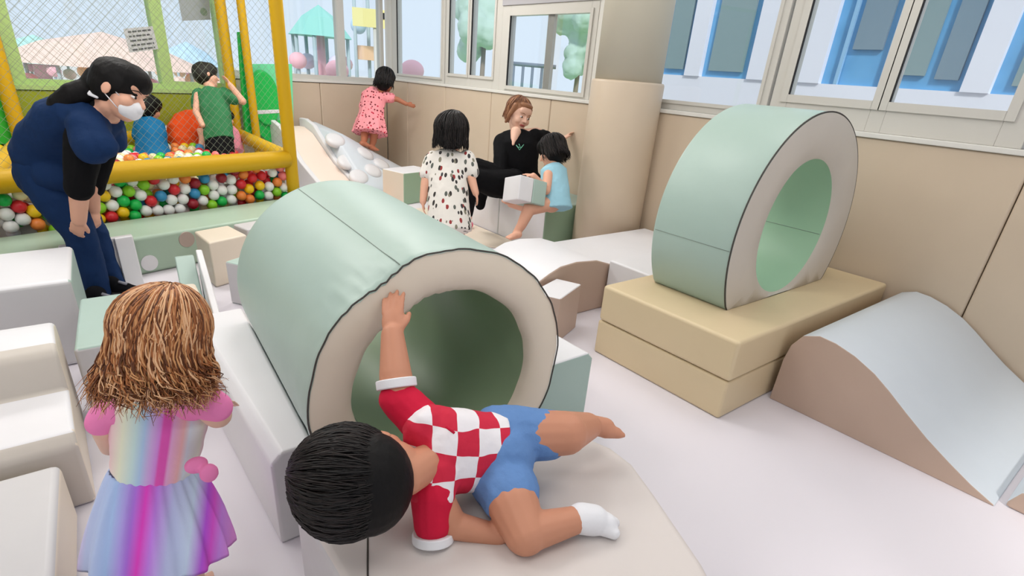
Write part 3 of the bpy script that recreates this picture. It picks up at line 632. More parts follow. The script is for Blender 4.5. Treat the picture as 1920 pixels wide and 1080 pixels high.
tag(slab('foam_block', [(-.085, 2.08), (.225, 2.085), (.215, 2.56), (-.04, 2.56)], 0, .152, [GREYV, GREYV, GREYV], sidemat(), bev=.012), 'grey foam block behind the girl, lower of its stack', 'foam block')
tag(slab('foam_block', [(.235, 2.22), (.345, 2.23), (.36, 2.56), (.25, 2.58)], 0, .30, CREAM, bev=.012), 'small cream foam block seen above the girl\'s head', 'foam block')
# tall thin white panel and triangular mint wedge
p0 = onz(392, 640, .25); 
tag(slab('foam_divider', [(.36, 2.26), (.385, 2.26), (.50, 3.14), (.472, 3.15)], 0, .27, [WHITE, WHITE], bev=.006), 'thin white foam panel standing on edge behind the white cradle', 'foam panel')
tag(extr('foam_wedge', [(2.80, 0), (3.32, 0), (3.30, .20), (3.22, .22)], lambda a, b, t: V((.33 + .09 * t + (a - 2.8) * .12, a, b)), [MINT, MINT], bev=.008), 'mint triangular foam wedge leaning by the thin white panel', 'foam wedge')
bm = bmesh.new(); 
tag(slab('foam_block', [(.56, 3.28), (.78, 3.37), (.74, 3.62), (.54, 3.55)], 0, .26, CREAM, bev=.012), 'wrinkled cream foam block leaning against the sage pit curb', 'foam block')
tag(slab('foam_cube', [(.575, 3.02), (.70, 2.82), (.88, 2.92), (.76, 3.13)], 0, .23, [MINT, GREYV, GREYV], sidemat(), bev=.01), 'small grey foam cube between the cream block and the tunnel', 'foam cube')
tag(slab('foam_block', [(.80, 3.44), (1.02, 3.51), (.98, 3.66), (.76, 3.59)], 0, .27, GREYV, bev=.01), 'pale grey foam block mostly hidden behind the tunnel back', 'foam block')

# ============================================================ BALL PIT
def pit(s, d, z): return V((1.42, 4.48, 0)) - U2 * s + N2 * d + V((0, 0, z))
def pbox(name, s0, s1, d0, d1, z0, z1, mt, parent=None, bev=0, kind=None):
    bm = bmesh.new(); vs = box_bm(bm, 0, 1, 0, 1, 0, 1)
    for v in vs: v.co = pit(s0 + (s1 - s0) * v.co.x, d0 + (d1 - d0) * v.co.y, z0 + (z1 - z0) * v.co.z)
    return link(name, bm, mt, parent, bev > 0, kind, bev)
ku = pbox('pit_curb', -.35, 3.4, -.44, -.01, 0, .22, [SAGEC] if 'SAGEC' in globals() else vinyl('sage_curb_vinyl', (170, 192, 172)), None, .022)
tag(ku, 'long sage green foam curb with coloured dots in front of the ball pit', 'foam curb')
for px, py, mt in ((280, 493, WHITE), (350, 449, MAUVE)):
    p = onp(px, py, N2, pit(0, -.44, 0)); bm = bmesh.new()
    Mx = Matrix((U2, V((0, 0, 1)), -N2)).transposed().to_4x4()
    bmesh.ops.create_cone(bm, segments=32, radius1=.047, radius2=.046, depth=.006, cap_ends=True, matrix=Matrix.Translation(p - N2 * .001) @ Mx); o = link('dot', bm, mt, None, False); o.parent = ku
# leaning grey panel with raised white border against the curb
gp = empty('foam_tile', (.15, 3.6, 0), 'grey foam panel with white edge leaning on the curb behind the navy trousers', 'foam panel')
extr('board', [(0, 0), (.34, 0), (.34, .26), (0, .26)], lambda a, b, t: V((-.08 + a * .956, 3.42 + a * .292 + b * .25 + t * .03, b)), GREYV, None, gp, .006)
extr('border', [(0.25, 0), (.34, 0), (.34, .26), (.25, .26)], lambda a, b, t: V((-.08 + a * .956, 3.40 + a * .292 + b * .25 + t * .02, b)), WHITE, None, gp, .006)
extr('inset', [(0.2, 0), (.22, 0), (.22, .19), (.2, .22), (.14, .235), (.14, .222), (.19, .21), (.2, .18)], lambda a, b, t: V((-.08 + a * .956, 3.41 + a * .292 + b * .25 + t * .01, b)), mat('panel_inset_grey', (150, 148, 148), .7), None, gp, 0)  # curved inset strip in a plain darker grey

fr_ = empty('ball_pit_enclosure', pit(1, 1, 0), 'yellow padded tubular frame around the ball pit', 'pit frame')
BZ = .505
def ftube(name, a, b, r=.05, n=20):
    o = tube(name, [V(a) + (V(b) - V(a)) * k / 20 for k in range(21)], r, YEL, fr_, n); return o
CB = pit(.0, 0, 0)
post_back = V((1.43, 6.02, 0))
ftube('post', pit(0, 0, .22), pit(0, 0, 2.6), .047)
ftube('front_bar', pit(.03, 0, BZ), pit(3.4, 0, BZ - .01), .062)
ftube('post', (post_back.x, post_back.y, .22), (post_back.x, post_back.y, 2.6), .045)
ftube('post', (post_back.x + .14, post_back.y - .12, .22), (post_back.x + .14, post_back.y - .12, 2.6), .035)
ftube('side_bar', pit(0, .02, BZ), (post_back.x, post_back.y, BZ), .055)
pb = V((-.16, 5.56, 0))
ftube('post', (pb.x, pb.y, .22), (pb.x, pb.y, 2.6), .05)
ftube('side_bar', (pb.x, pb.y, BZ), (-.30, 3.98, BZ), .05)
ftube('back_bar', (pb.x, pb.y, BZ - .0), (post_back.x, post_back.y, BZ - .0), .05)
lg = empty('play_wall', (-.9, 5.2, 0), 'bright green padded wall left of the ball pit', 'play panel')
_q = pb - N2 * -.06
_P = [onp(x, y, N2, _q) for x, y in ((-90, 150), (8, 150), (44, 268), (-90, 280))]
bm = bmesh.new(); A = [bm.verts.new(p) for p in _P]; B_ = [bm.verts.new(p + N2 * .05) for p in _P]; bm.faces.new(A); bm.faces.new(B_[::-1])
for i in range(4): bm.faces.new((A[i], B_[i], B_[(i + 1) % 4], A[(i + 1) % 4]))
link('panel', bm, vinyl('bright_green_vinyl', (60, 190, 60)), lg, True, None, .008)
# green play unit behind the right side of the pit
gt = empty('play_unit', (1.75, 6.0, 0), 'bright green plastic play unit with a round panel behind the pit post', 'play unit')
BGm = mat('green_plastic', (20, 186, 80), .35, .5); BGl = mat('translucent_mint_plastic', (120, 226, 170), .4)
def gp_(px, py, d): return onp(px, py, N2, (1.6, 6.02 + d, 0))
c = gp_(496, 185, 0); bm = bmesh.new(); Mx = Matrix((U2, V((0, 0, 1)), -N2)).transposed().to_4x4()
bmesh.ops.create_cone(bm, segments=40, radius1=.19, radius2=.175, depth=.05, cap_ends=True, matrix=Matrix.Translation(c) @ Mx @ Matrix.Diagonal((.85, 1.35, 1, 1))); link('round_panel', bm, BGm, gt, True, None, .008)
a = gp_(475, 236, .03); b_ = gp_(528, 240, .03); bm = bmesh.new()
bm2 = []
def gquad(name, pts, mt, th=.03, d=.03):
    P4 = [gp_(x, y, d) for x, y in pts]; bm = bmesh.new(); A = [bm.verts.new(p) for p in P4]; B_ = [bm.verts.new(p + N2 * th) for p in P4]
    bm.faces.new(A); bm.faces.new(B_[::-1]); n = len(A)
    for i in range(n): bm.faces.new((A[i], B_[i], B_[(i + 1) % n], A[(i + 1) % n]))
    return link(name, bm, mt, gt, True, None, .006)
gquad('back_panel', [(468, 120), (548, 120), (552, 262), (474, 262)], BGl, .02, .06)
gquad('shelf', [(474, 207), (530, 205), (530, 212), (474, 215)], WHITE, .05, -.03)
gquad('chute', [(476, 216), (512, 222), (528, 262), (520, 272), (498, 262), (474, 240)], BGm, .03, .0)
gquad('upright', [(448, 60), (462, 60), (474, 258), (462, 258)], BGm, .04, -.05)
gquad('slope', [(520, 225), (529, 225), (529, 262), (522, 262)], BGm, .03, -.01)

# balls
R_ = .0355
BC_ = {'W': ('white', (238, 238, 236)), 'R': ('red', (214, 36, 48)), 'G': ('green', (40, 176, 70)), 'L': ('lime green', (140, 208, 40)), 'Y': ('yellow', (244, 200, 20)),
       'B': ('blue', (50, 140, 190)), 'O': ('orange', (240, 136, 60)), 'P': ('pink', (244, 130, 130)), 'D': ('dark red', (150, 20, 40)), 'T': ('teal', (30, 130, 130)), 'C': ('cream', (240, 224, 176))}
BM_ = {}
for k, (nme, cc_) in BC_.items():
    bm = bmesh.new(); bmesh.ops.create_uvsphere(bm, u_segments=20, v_segments=14, radius=R_)
    me = bpy.data.meshes.new(nme.replace(' ', '_') + '_ball'); bm.to_mesh(me); bm.free(); me.polygons.foreach_set('use_smooth', [True] * len(me.polygons))
    me.materials.append(mat(nme.replace(' ', '_') + '_plastic', cc_, .35, .5)); BM_[k] = me
front = '45,262,G;120,235,C;130,305,R;62,345,W;210,335,Y;145,385,W;230,400,O;80,415,W;290,345,G;600,180,W;670,175,W;745,203,W;780,155,G;855,150,W;920,155,L;830,205,L;605,235,W;685,250,Y;655,300,L;735,280,W;795,265,G;850,275,G;855,335,G;775,328,Y;715,345,R;650,368,Y;905,240,W;957,260,R;930,320,W;1035,235,B;1010,315,W;1095,265,W;1085,305,W;1160,300,W;1175,245,W;1185,190,W;1115,185,R;975,145,R;1030,150,W;1110,130,W;1190,135,O;1250,150,D;1250,212,B;1240,282,D;1312,118,B;1315,190,L;1308,262,W;1365,165,W;1375,230,W;1360,280,L;1425,115,D;1485,120,W;1425,195,W;1490,190,W;1425,265,G;1487,255,W;1550,155,R;1600,185,Y;1552,230,O;1605,250,O;1620,115,R;1680,100,R;1670,165,Y;1668,225,G;1730,170,W;1725,230,W;1750,80,W;1800,50,P;1815,100,P;1785,140,O;1825,180,W;1780,205,L;1835,230,G;1560,90,O;1505,75,D'
pts = []
for e in front.split(';'):
    x, y, c = e.split(','); p = onp(float(x) / 3.4286, 300 + float(y) / 3.4286, N2, pit(0, .045, 0)); pts.append([p, c])
rnd = random.Random(5)
# relax on the front plane
for it in range(60):
    for i in range(len(pts)):
        for j in range(i + 1, len(pts)):
            d = pts[i][0] - pts[j][0]; l = d.length
            if l < 2 * R_ * .98:
                u_ = d.normalized() if l > 1e-5 else V((1, 0, 0)); k = (2 * R_ * .98 - l) / 2; pts[i][0] += u_ * k; pts[j][0] -= u_ * k
    for q in pts:
        q[0].z = max(q[0].z, .04 + R_ * .5); dd = (q[0] - pit(0, 0, 0)).dot(N2)
        if dd < .04: q[0] += N2 * (.04 - dd)
# gaps: fill remaining front spots in a hex pattern
allp = [(p, c) for p, c in pts]
cw = 'WWWWWWCCGGLYYBBROORPTD'
def free(p, lst, k=1.85): return all((p - q[0]).length > R_ * k for q in lst)
KIDS = [(onz(288, 296, .44), .10), (onz(352, 282, .44), .09), (onz(408, 283, .44), .10), (onz(448, 275, .44), .05)]
row = 0
for lay in range(2):
    z = .075
    while z < .47:
        s = .05 + (row % 2) * R_; row += 1
        while s < 3.0:
            p = pit(s + rnd.uniform(-.008, .008), .045 + .066 * lay, z + rnd.uniform(-.006, .006))
            if free(p, allp, 1.8): allp.append((p, rnd.choice(cw)))
            s += R_ * 2.02
        z += R_ * 1.78
nfront = len(allp)
d = .18
row = 0
while d < 1.9:
    s = -.02 + (row % 2) * R_; row += 1
    while s < 3.2:
        p = pit(s + rnd.uniform(-.01, .01), d + rnd.uniform(-.008, .008), .425 + .012 * rnd.uniform(-1, 1) + .03 * noise.noise(V((s * 3, d * 3, 0))))
        wall = (p - nw(0, 0, 0)).dot(N2) < -.05
        right = p.x < 1.44 + (0 if p.y < 4.5 else .0) - .03
        kid = any((V((p.x, p.y, 0)) - V((c_k.x, c_k.y, 0))).length < rk for c_k, rk in KIDS)
        postc = min((V((p.x, p.y, 0)) - q).length for q in (post_back, V((post_back.x + .14, post_back.y - .12, 0)), pb))
        if wall and right and not kid and postc > .085 and free(p, allp[-260:], 1.8): allp.append((p, rnd.choice(cw)))
        s += R_ * 2.05
    d += R_ * 1.8
def proj(p):
    v = p - CAM; dd = v.dot(CF); return 960 + FPX * v.dot(CR) / dd, PCY - FPX * v.dot(CU) / dd, dd
def score(k, p):
    x, y, dd = proj(p)
    if x < -10 or x > 560: return 99
    if 60 < x < 205 and y < 380: return 50 + dd
    return dd + (0 if k < len(pts) else (.6 if k < nfront else .15))
order = sorted(range(len(allp)), key=lambda k: score(k, allp[k][0]))
indiv = set(k for k in order[:298] if score(k, allp[k][0]) < 40)
stuff = {}
for k, (p, c) in enumerate(allp):
    if k in indiv:
        o = bpy.data.objects.new('pit_ball', BM_[c]); COL.objects.link(o); o.location = p
        if k < nfront: tag(o, 'glossy %s plastic ball in the bank below the front yellow bar' % BC_[c][0], 'ball', '%s balls banked below the front bar' % BC_[c][0])
        else: tag(o, 'glossy %s plastic ball on the surface of the ball pit around the children' % BC_[c][0], 'ball', '%s balls on the pit surface' % BC_[c][0])
    else: stuff.setdefault(c, []).append(p)
_b = bmesh.new(); bmesh.ops.create_uvsphere(_b, u_segments=14, v_segments=10, radius=R_)
_v = [v.co.copy() for v in _b.verts]; _b.verts.index_update(); _f = [[v.index for v in f.verts] for f in _b.faces]; _b.free()
vs_, fs_, mi_, ml = [], [], [], []
for mi, (c, ps) in enumerate(stuff.items()):
    ml.append(BM_[c].materials[0])
    for p in ps:
        o0 = len(vs_); vs_ += [v + p for v in _v]; fs_ += [[i + o0 for i in f] for f in _f]; mi_ += [mi] * len(_f)
_me = bpy.data.meshes.new('pit_balls'); _me.from_pydata(vs_, [], fs_); _me.polygons.foreach_set('material_index', mi_); _me.polygons.foreach_set('use_smooth', [True] * len(fs_))
for q in ml: _me.materials.append(q)
_o = bpy.data.objects.new('pit_balls', _me); COL.objects.link(_o)
tag(_o, 'mass of coloured plastic balls filling the rest of the netted pit', 'balls', kind='stuff')
pbox('pit_floor', .0, 3.4, .10, 1.5, .0, .34, mat('pit_floor_grey', (196, 190, 180), .8))
tag([o for o in COL.objects if o.name == 'pit_floor'][0], 'padded floor of the ball pit beneath the balls', 'pit floor')
# nets
NETM = mat('net_cord', (140, 148, 128), .8)
def net(name, P, s1, z0, z1, label, sp=.05, r=.0009):
    bm = bmesh.new(); h = z1 - z0
    def seg(sa, za, sb, zb):
        a, b = P(sa, za), P(sb, zb); t = (b - a).normalized(); x = t.orthogonal().normalized() * r; y = t.cross(x)
        A = [bm.verts.new(a + q) for q in (x, y, -x, -y)]; B_ = [bm.verts.new(b + q) for q in (x, y, -x, -y)]
        for i in range(4): bm.faces.new((A[i], A[(i + 1) % 4], B_[(i + 1) % 4], B_[i]))
    s = -h
    while s < s1:
        a = max(0, s); b = min(s1, s + h)
        if b > a: seg(a, z0 + (a - s), b, z0 + (b - s)); seg(a, z1 - (a - s), b, z1 - (b - s))
        s += sp
    o = link(name, bm, NETM, None, False); return tag(o, label, 'net', kind='stuff')
net('safety_net', lambda s, z: pit(s, .0, z), 3.2, .56, 2.4, 'fine diamond net stretched above the front bar of the pit')
dx = (post_back - pb); 
net('safety_net', lambda s, z: pb + dx * (s / dx.length) + V((0, 0, z)), dx.length, .56, 2.4, 'fine diamond net along the back of the pit before the window')
# paper notices on the far window
PAP = mat('paper', (200, 202, 204), .7); INK = mat('ink', (90, 92, 96), .8)
def notice(name, px, mt, label, lines=0, tilt=0):
    P4 = [onp(x, y, N2, nw(0, .03, 0)) for x, y in px]; t = empty(name, (P4[0] + P4[2]) / 2, label, 'notice')
    bm = bmesh.new(); A = [bm.verts.new(p) for p in P4]; B_ = [bm.verts.new(p + N2 * .002) for p in P4]; bm.faces.new(A); bm.faces.new(B_[::-1])
    for i in range(4): bm.faces.new((A[i], B_[i], B_[(i + 1) % 4], A[(i + 1) % 4]))
    link('sheet', bm, mt, t, False)
    rn = random.Random(3); bm = bmesh.new()
    for k in range(lines):
        v = (k + .6) / (lines + .3); x = .12
        while x < .86:
            wl = rn.uniform(.08, .2); q = []
            for (uu, vv) in ((x, v), (min(.9, x + wl), v), (min(.9, x + wl), v + .35 / lines), (x, v + .35 / lines)):
                top = P4[0].lerp(P4[1], uu); bot = P4[3].lerp(P4[2], uu); q.append(bm.verts.new(top.lerp(bot, vv) - N2 * .002))
            bm.faces.new(q); x += wl + .035
    if lines: link('text_lines', bm, INK, t, False)
    else: bm.free()
    return t, P4
notice('paper_notice', [(231, 54), (286, 49), (297, 92), (243, 99)], PAP, 'white paper notice with lines of handwriting taped on the netted window', 5)
gs, P4 = notice('window_sign', [(334, -4), (392, -4), (395, 37), (342, 39)], mat('grey_sign_film', (160, 168, 172), .6), 'grey sign with a small round emblem at the top of the window', 0)
bm = bmesh.new(); bmesh.ops.create_cone(bm, segments=24, radius1=.03, radius2=.03, depth=.003, cap_ends=True, matrix=Matrix.Translation(onp(382, 22, N2, nw(0, .028, 0))) @ Mx); link('emblem', bm, mat('green_grey_ink', (120, 140, 120), .7), gs, False)

# ============================================================ PEOPLE
UP = V((0, 0, 1))
# --- woman in navy scrubs
def nurse():
    t = empty('person', (.12, 3.3, 0), 'woman in navy scrubs and white face mask bending over a white foam block', 'person')
    hip = at(82, 320, 2.62); hipn = at(95, 345, 2.60); sh = at(165, 232, 2.42); shf = at(205, 240, 2.62); nk = at(200, 205, 2.45)
    kn = at(150, 440, 2.72); an = at(183, 548, 2.86); kf = at(170, 440, 2.9); af = at(212, 535, 2.98)
    el = at(148, 345, 2.45); wr = at(148, 412, 2.56)
    fw = dv(.9, -.38, .12); up = dv(.32, .93, -.1)
    hc = at(226, 172, 2.42); h = .235
    B = Blob(); L, M = head(B, hc, fw, up, h)
    B.cap(L(0, -.08, -.3), nk, .052, .058); B.lim([nk, sh, el, wr], [.05, .05, .043, .031]); B.lim([nk, shf, at(176, 345, 2.66), at(172, 352, 2.66)], [.05, .045, .034, .034])
    hd = (at(138, 458, 2.64) - wr).normalized(); hand(B, wr, hd, dv(-.55, -.2, .8), .155, .42, 1, .03)
    # far hand, held in front of the thigh
    wf = at(176, 392, 2.74); B.cap(at(172, 352, 2.66), wf, .034, .028); hand(B, wf, dv(.1, -.95, .1), dv(-.6, 0, .6), .12, .45, -1, .02)
    B.done('body', SKIN, t, .005, 3)
    B = Blob()
    side = dv(.15, .1, 1)
    B.loft([at(82, 332, 2.64), at(86, 300, 2.63), at(105, 265, 2.58), at(135, 235, 2.52), at(172, 222, 2.48), at(196, 214, 2.46)], [(.10, .09), (.15, .125), (.155, .125), (.16, .125), (.15, .105), (.10, .07)], side)
    B.lim([at(108, 300, 2.62), at(84, 330, 2.65)], [.12, .118]); B.ell(at(112, 325, 2.62), (.12, .12, .10))
    B.lim([sh, at(172, 275, 2.38)], [.085, .075]); B.lim([at(165, 240, 2.40), at(195, 272, 2.38)], [.08, .055]); B.lim([shf, at(212, 262, 2.6)], [.07, .06])
    B.done('scrub_top', NAVY, t, .007, 6, .018, 9)
    B = Blob(); B.lim([at(158, 262, 2.42), el + (wr - el) * .1], [.074, .058]); B.lim([at(195, 270, 2.6), at(176, 352, 2.68)], [.06, .045]); B.ell(nk + dv(-.3, .1, 0) * .02, (.06, .06, .05))
    B.done('undershirt', BLK, t, .006, 4, .01, 14)
    B = Blob(); B.lim([hip, at(112, 375, 2.66), kn, an], [.118, .10, .074, .06]); B.lim([at(100, 335, 2.8), at(130, 380, 2.84), kf, af], [.13, .105, .08, .058]); B.ell(at(92, 336, 2.68), (.128, .128, .12))
    B.done('trousers', NAVY, t, .008, 5, .018, 11)
    for (a, hx, tx, dd) in ((an, (180, 562), (238, 574), 2.87), (af, (212, 540), (264, 548), 2.99)):
        B = Blob(); hl = onz(hx[0], hx[1] + 6, .012); to = onz(tx[0], tx[1] + 1, .012); B.cap(a, hl + UP * .045, .045, .04); foot(B, hl, to, .06, toes=False)
        o = B.done('sock', SOCK, t, .006, 3)
        p = hl.lerp(to, .35) + UP * .055; q = hl.lerp(to, .62) + UP * .045
        s = tube('grey_band', [p + CF * -.012, q + CF * -.012], .008, mat('grey_print', (140, 140, 150), .8), None, 6); s.parent = o; s.matrix_parent_inverse = Matrix.Translation(-t.location) if False else Matrix.Identity(4)
        s.matrix_parent_inverse = Matrix.Identity(4); s.parent = t; s.matrix_parent_inverse = Matrix.Translation(-t.location)
    B = Blob(); hair_cap(B, L, M, h, 1.03); B.ell(L(0, .2, .3), (.33 * h, .22 * h, .2 * h), M); B.ell(L(.3, .02, .12), (.1 * h, .22 * h, .2 * h), M); B.ell(L(0, -.42, .05), (.14 * h, .14 * h, .16 * h), M)
    B.lim([L(0, -.45, .05), at(168, 168, 2.40), at(140, 178, 2.38), at(112, 196, 2.38), at(90, 222, 2.42)], [.05, .05, .052, .045, .02])
    B.done('hair', BLACKH, t, .006, 4, .008, 20)
    B = Blob(); a = at(176, 166, 2.36); B.lim([a, a + dv(-.5, -.6, 0) * .03, a + dv(.3, -.8, 0) * .04], [.008, .008, .006]); B.lim([a + dv(.6, .3, 0) * .02, a + dv(.5, -.5, 0) * .03], [.007, .007])
    B.done('hair_clip', WCL, t, .003, 1)
    B = Blob(); B.ell(L(0, .25, -.23), (.26 * h, .19 * h, .2 * h), M); B.ell(L(0, .36, -.16), (.13 * h, .12 * h, .12 * h), M)
    B.done('face_mask', WCL, t, .004, 2)
    tube('mask_strap', [L(.26, .2, -.1), L(.36, .03, .02)], .0022, WCL, t, 5); tube('mask_strap', [L(.26, .2, -.3), L(.36, -.03, -.14)], .0022, WCL, t, 5)
    face(t, L, M, h, mouth=False)
nurse()

# --- toddler girl with rainbow dress, seen from behind
def girl():
    t = empty('person', (.1, 1.0, 0), 'small girl with curly light brown hair in a pastel rainbow dress', 'person')
    hc = at(306, 640, 1.02); h = .185; fw = (V((.30, .85, -.25))).normalized(); up = (at(303, 560, .98) - at(306, 740, 1.06)).normalized()
    B = Blob(); L, M = head(B, hc, fw, up, h)
    nk = at(305, 735, 1.09); sl = at(215, 765, 1.1); sr = at(380, 750, 1.10)
    B.cap(L(0, -.05, -.3), nk, .035, .04)
    el = at(198, 805, 1.12); er = at(408, 778, 1.10); wl = at(206, 838, 1.2); wr = at(402, 752, 1.22)
    B.lim([sl, el, wl], [.032, .025, .019]); B.lim([sr, er, wr], [.032, .027, .019])
    hand(B, wl, dv(.2, -.3, .9), dv(.1, -.9, -.3), .085, .2, 1); hand(B, wr, dv(.1, -.1, 1), dv(-.1, -1, 0), .085, .2, -1)
    B.lim([nk, sl], [.035, .034]); B.lim([nk, sr], [.035, .034]); B.lim([nk, at(292, 870, 1.18), at(300, 985, 1.21)], [.035, .05, .045])
    hm = at(300, 1010, 1.23)
    for sx, q in ((-1, at(275, 1000, 1.2)), (1, at(335, 1000, 1.2))):
        ft = V((q.x + .02, q.y + .0, 0)); B.lim([q, V((q.x, q.y, .15)), V((q.x, q.y, .05))], [.042, .034, .026]); foot(B, V((q.x, q.y - .03, .0)), V((q.x + .03, q.y + .1, .0)), .045)
    B.done('body', SKINF, t, .0045, 3)
    side = dv(1, .05, 0); axv = (at(286, 880, 1.18) - at(304, 742, 1.10)).normalized(); s2 = axv.cross((at(296, 810, 1.14) - CAM).normalized()).normalized(); s2 = s2 if s2.dot(CR) > 0 else -s2
    stops = [(0, (240, 170, 200)), (.08, (244, 214, 214)), (.18, (238, 240, 216)), (.3, (206, 232, 232)), (.38, (182, 210, 242)), (.45, (214, 184, 236)), (.52, (224, 150, 232)), (.545, (236, 96, 190)), (.61, (236, 96, 190)), (.64, (240, 178, 222)), (.74, (246, 190, 190)), (.80, (226, 232, 240)), (.92, (238, 236, 224)), (1, (244, 190, 214))]
    dm = ramp_mat('rainbow_dress_cloth', s2, s2.dot(at(296, 810, 1.10)) - .090, 1 / .18, stops)
    B = Blob(); B.loft([at(304, 742, 1.10), at(302, 765, 1.11), at(297, 810, 1.14), at(290, 862, 1.17), at(286, 880, 1.18)], [(.055, .045), (.092, .06), (.090, .065), (.082, .068), (.080, .068)], side)
    B.lim([sl, at(212, 768, 1.1)], [.05, .04]) if False else None
    B.done('bodice', dm, t, .005, 4, .008, 16)
    st2 = [(p * .999, c) for p, c in stops]
    sk = bmesh.new(); rings = []; n = 120
    cs = [at(286, 872, 1.18), at(288, 895, 1.19), at(293, 940, 1.205), at(298, 985, 1.22), at(302, 1030, 1.235)]; rr = [(.080, .070), (.095, .085), (.118, .105), (.138, .122), (.150, .132)]
    for i, p in enumerate(cs):
        a = side; tt_ = (cs[-1] - cs[0]).normalized(); a = (a - tt_ * a.dot(tt_)).normalized(); b = tt_.cross(a)
        rings.append([sk.verts.new(p + (a * math.cos(q) * rr[i][0] + b * math.sin(q) * rr[i][1]) * (1 + .055 * (i / 4) ** .6 * math.sin(13 * q + .6 * math.sin(3 * q)) + .02 * math.sin(29 * q))) for q in [2 * PI * k / n for k in range(n)]])
    for i in range(4):
        for k in range(n): sk.faces.new((rings[i][k], rings[i][(k + 1) % n], rings[i + 1][(k + 1) % n], rings[i + 1][k]))
    so_ = link('skirt', sk, ramp_mat('rainbow_skirt_cloth', s2, s2.dot(cs[2]) - .15, 1 / .31, [(0, (236, 170, 214)), (.12, (196, 206, 240)), (.25, (170, 196, 240)), (.36, (178, 120, 226)), (.42, (226, 70, 196)), (.48, (196, 130, 232)), (.58, (190, 196, 236)), (.7, (200, 216, 240)), (.79, (186, 90, 220)), (.84, (220, 90, 210)), (.9, (206, 140, 232)), (1, (230, 150, 226))]), t)
    sdf = so_.modifiers.new('th', 'SOLIDIFY'); sdf.thickness = .004
    ss = so_.modifiers.new('ss', 'SUBSURF'); ss.levels = 1; ss.render_levels = 1
    PKC = mat('hot_pink_cloth', (242, 136, 190), .8, .2, 20, .4, .01)
    for a, b, rr_ in ((sl, at(192, 790, 1.10), .036), (sr, at(404, 762, 1.08), .038)):
        B = Blob(); B.lim([a + (at(300, 760, 1.1) - a) * .25, a, b], [.04, rr_, rr_ * .85]); B.done('sleeve', PKC, t, .005, 3, .008, 18)
    bt_ = at(368, 872, 1.10); B = Blob(); B.ell(bt_, (.022, .014, .018)); B.ell(bt_ + dv(.8, -.5, 0) * .03, (.018, .012, .022)); B.done('bow', PKC, t, .004, 2)
    shades = [mat('brown_hair_%s' % n, c, .45, .35) for n, c in (('deep', (92, 50, 26)), ('mid', (132, 78, 42)), ('light', (168, 106, 62)), ('gold', (204, 148, 98)), ('fair', (224, 178, 136)))]
    B = Blob(); hair_cap(B, L, M, h, 1.0, .05); B.ell(L(0, -.2, -.25), (.33 * h, .22 * h, .3 * h), M); ho = B.done('hair', shades[0], t, .004, 4)
    locks(ho, L, h, 1500, shades, (-.60, -.36), (.03, .11), .13, (.0011, .0019), 11)
girl()

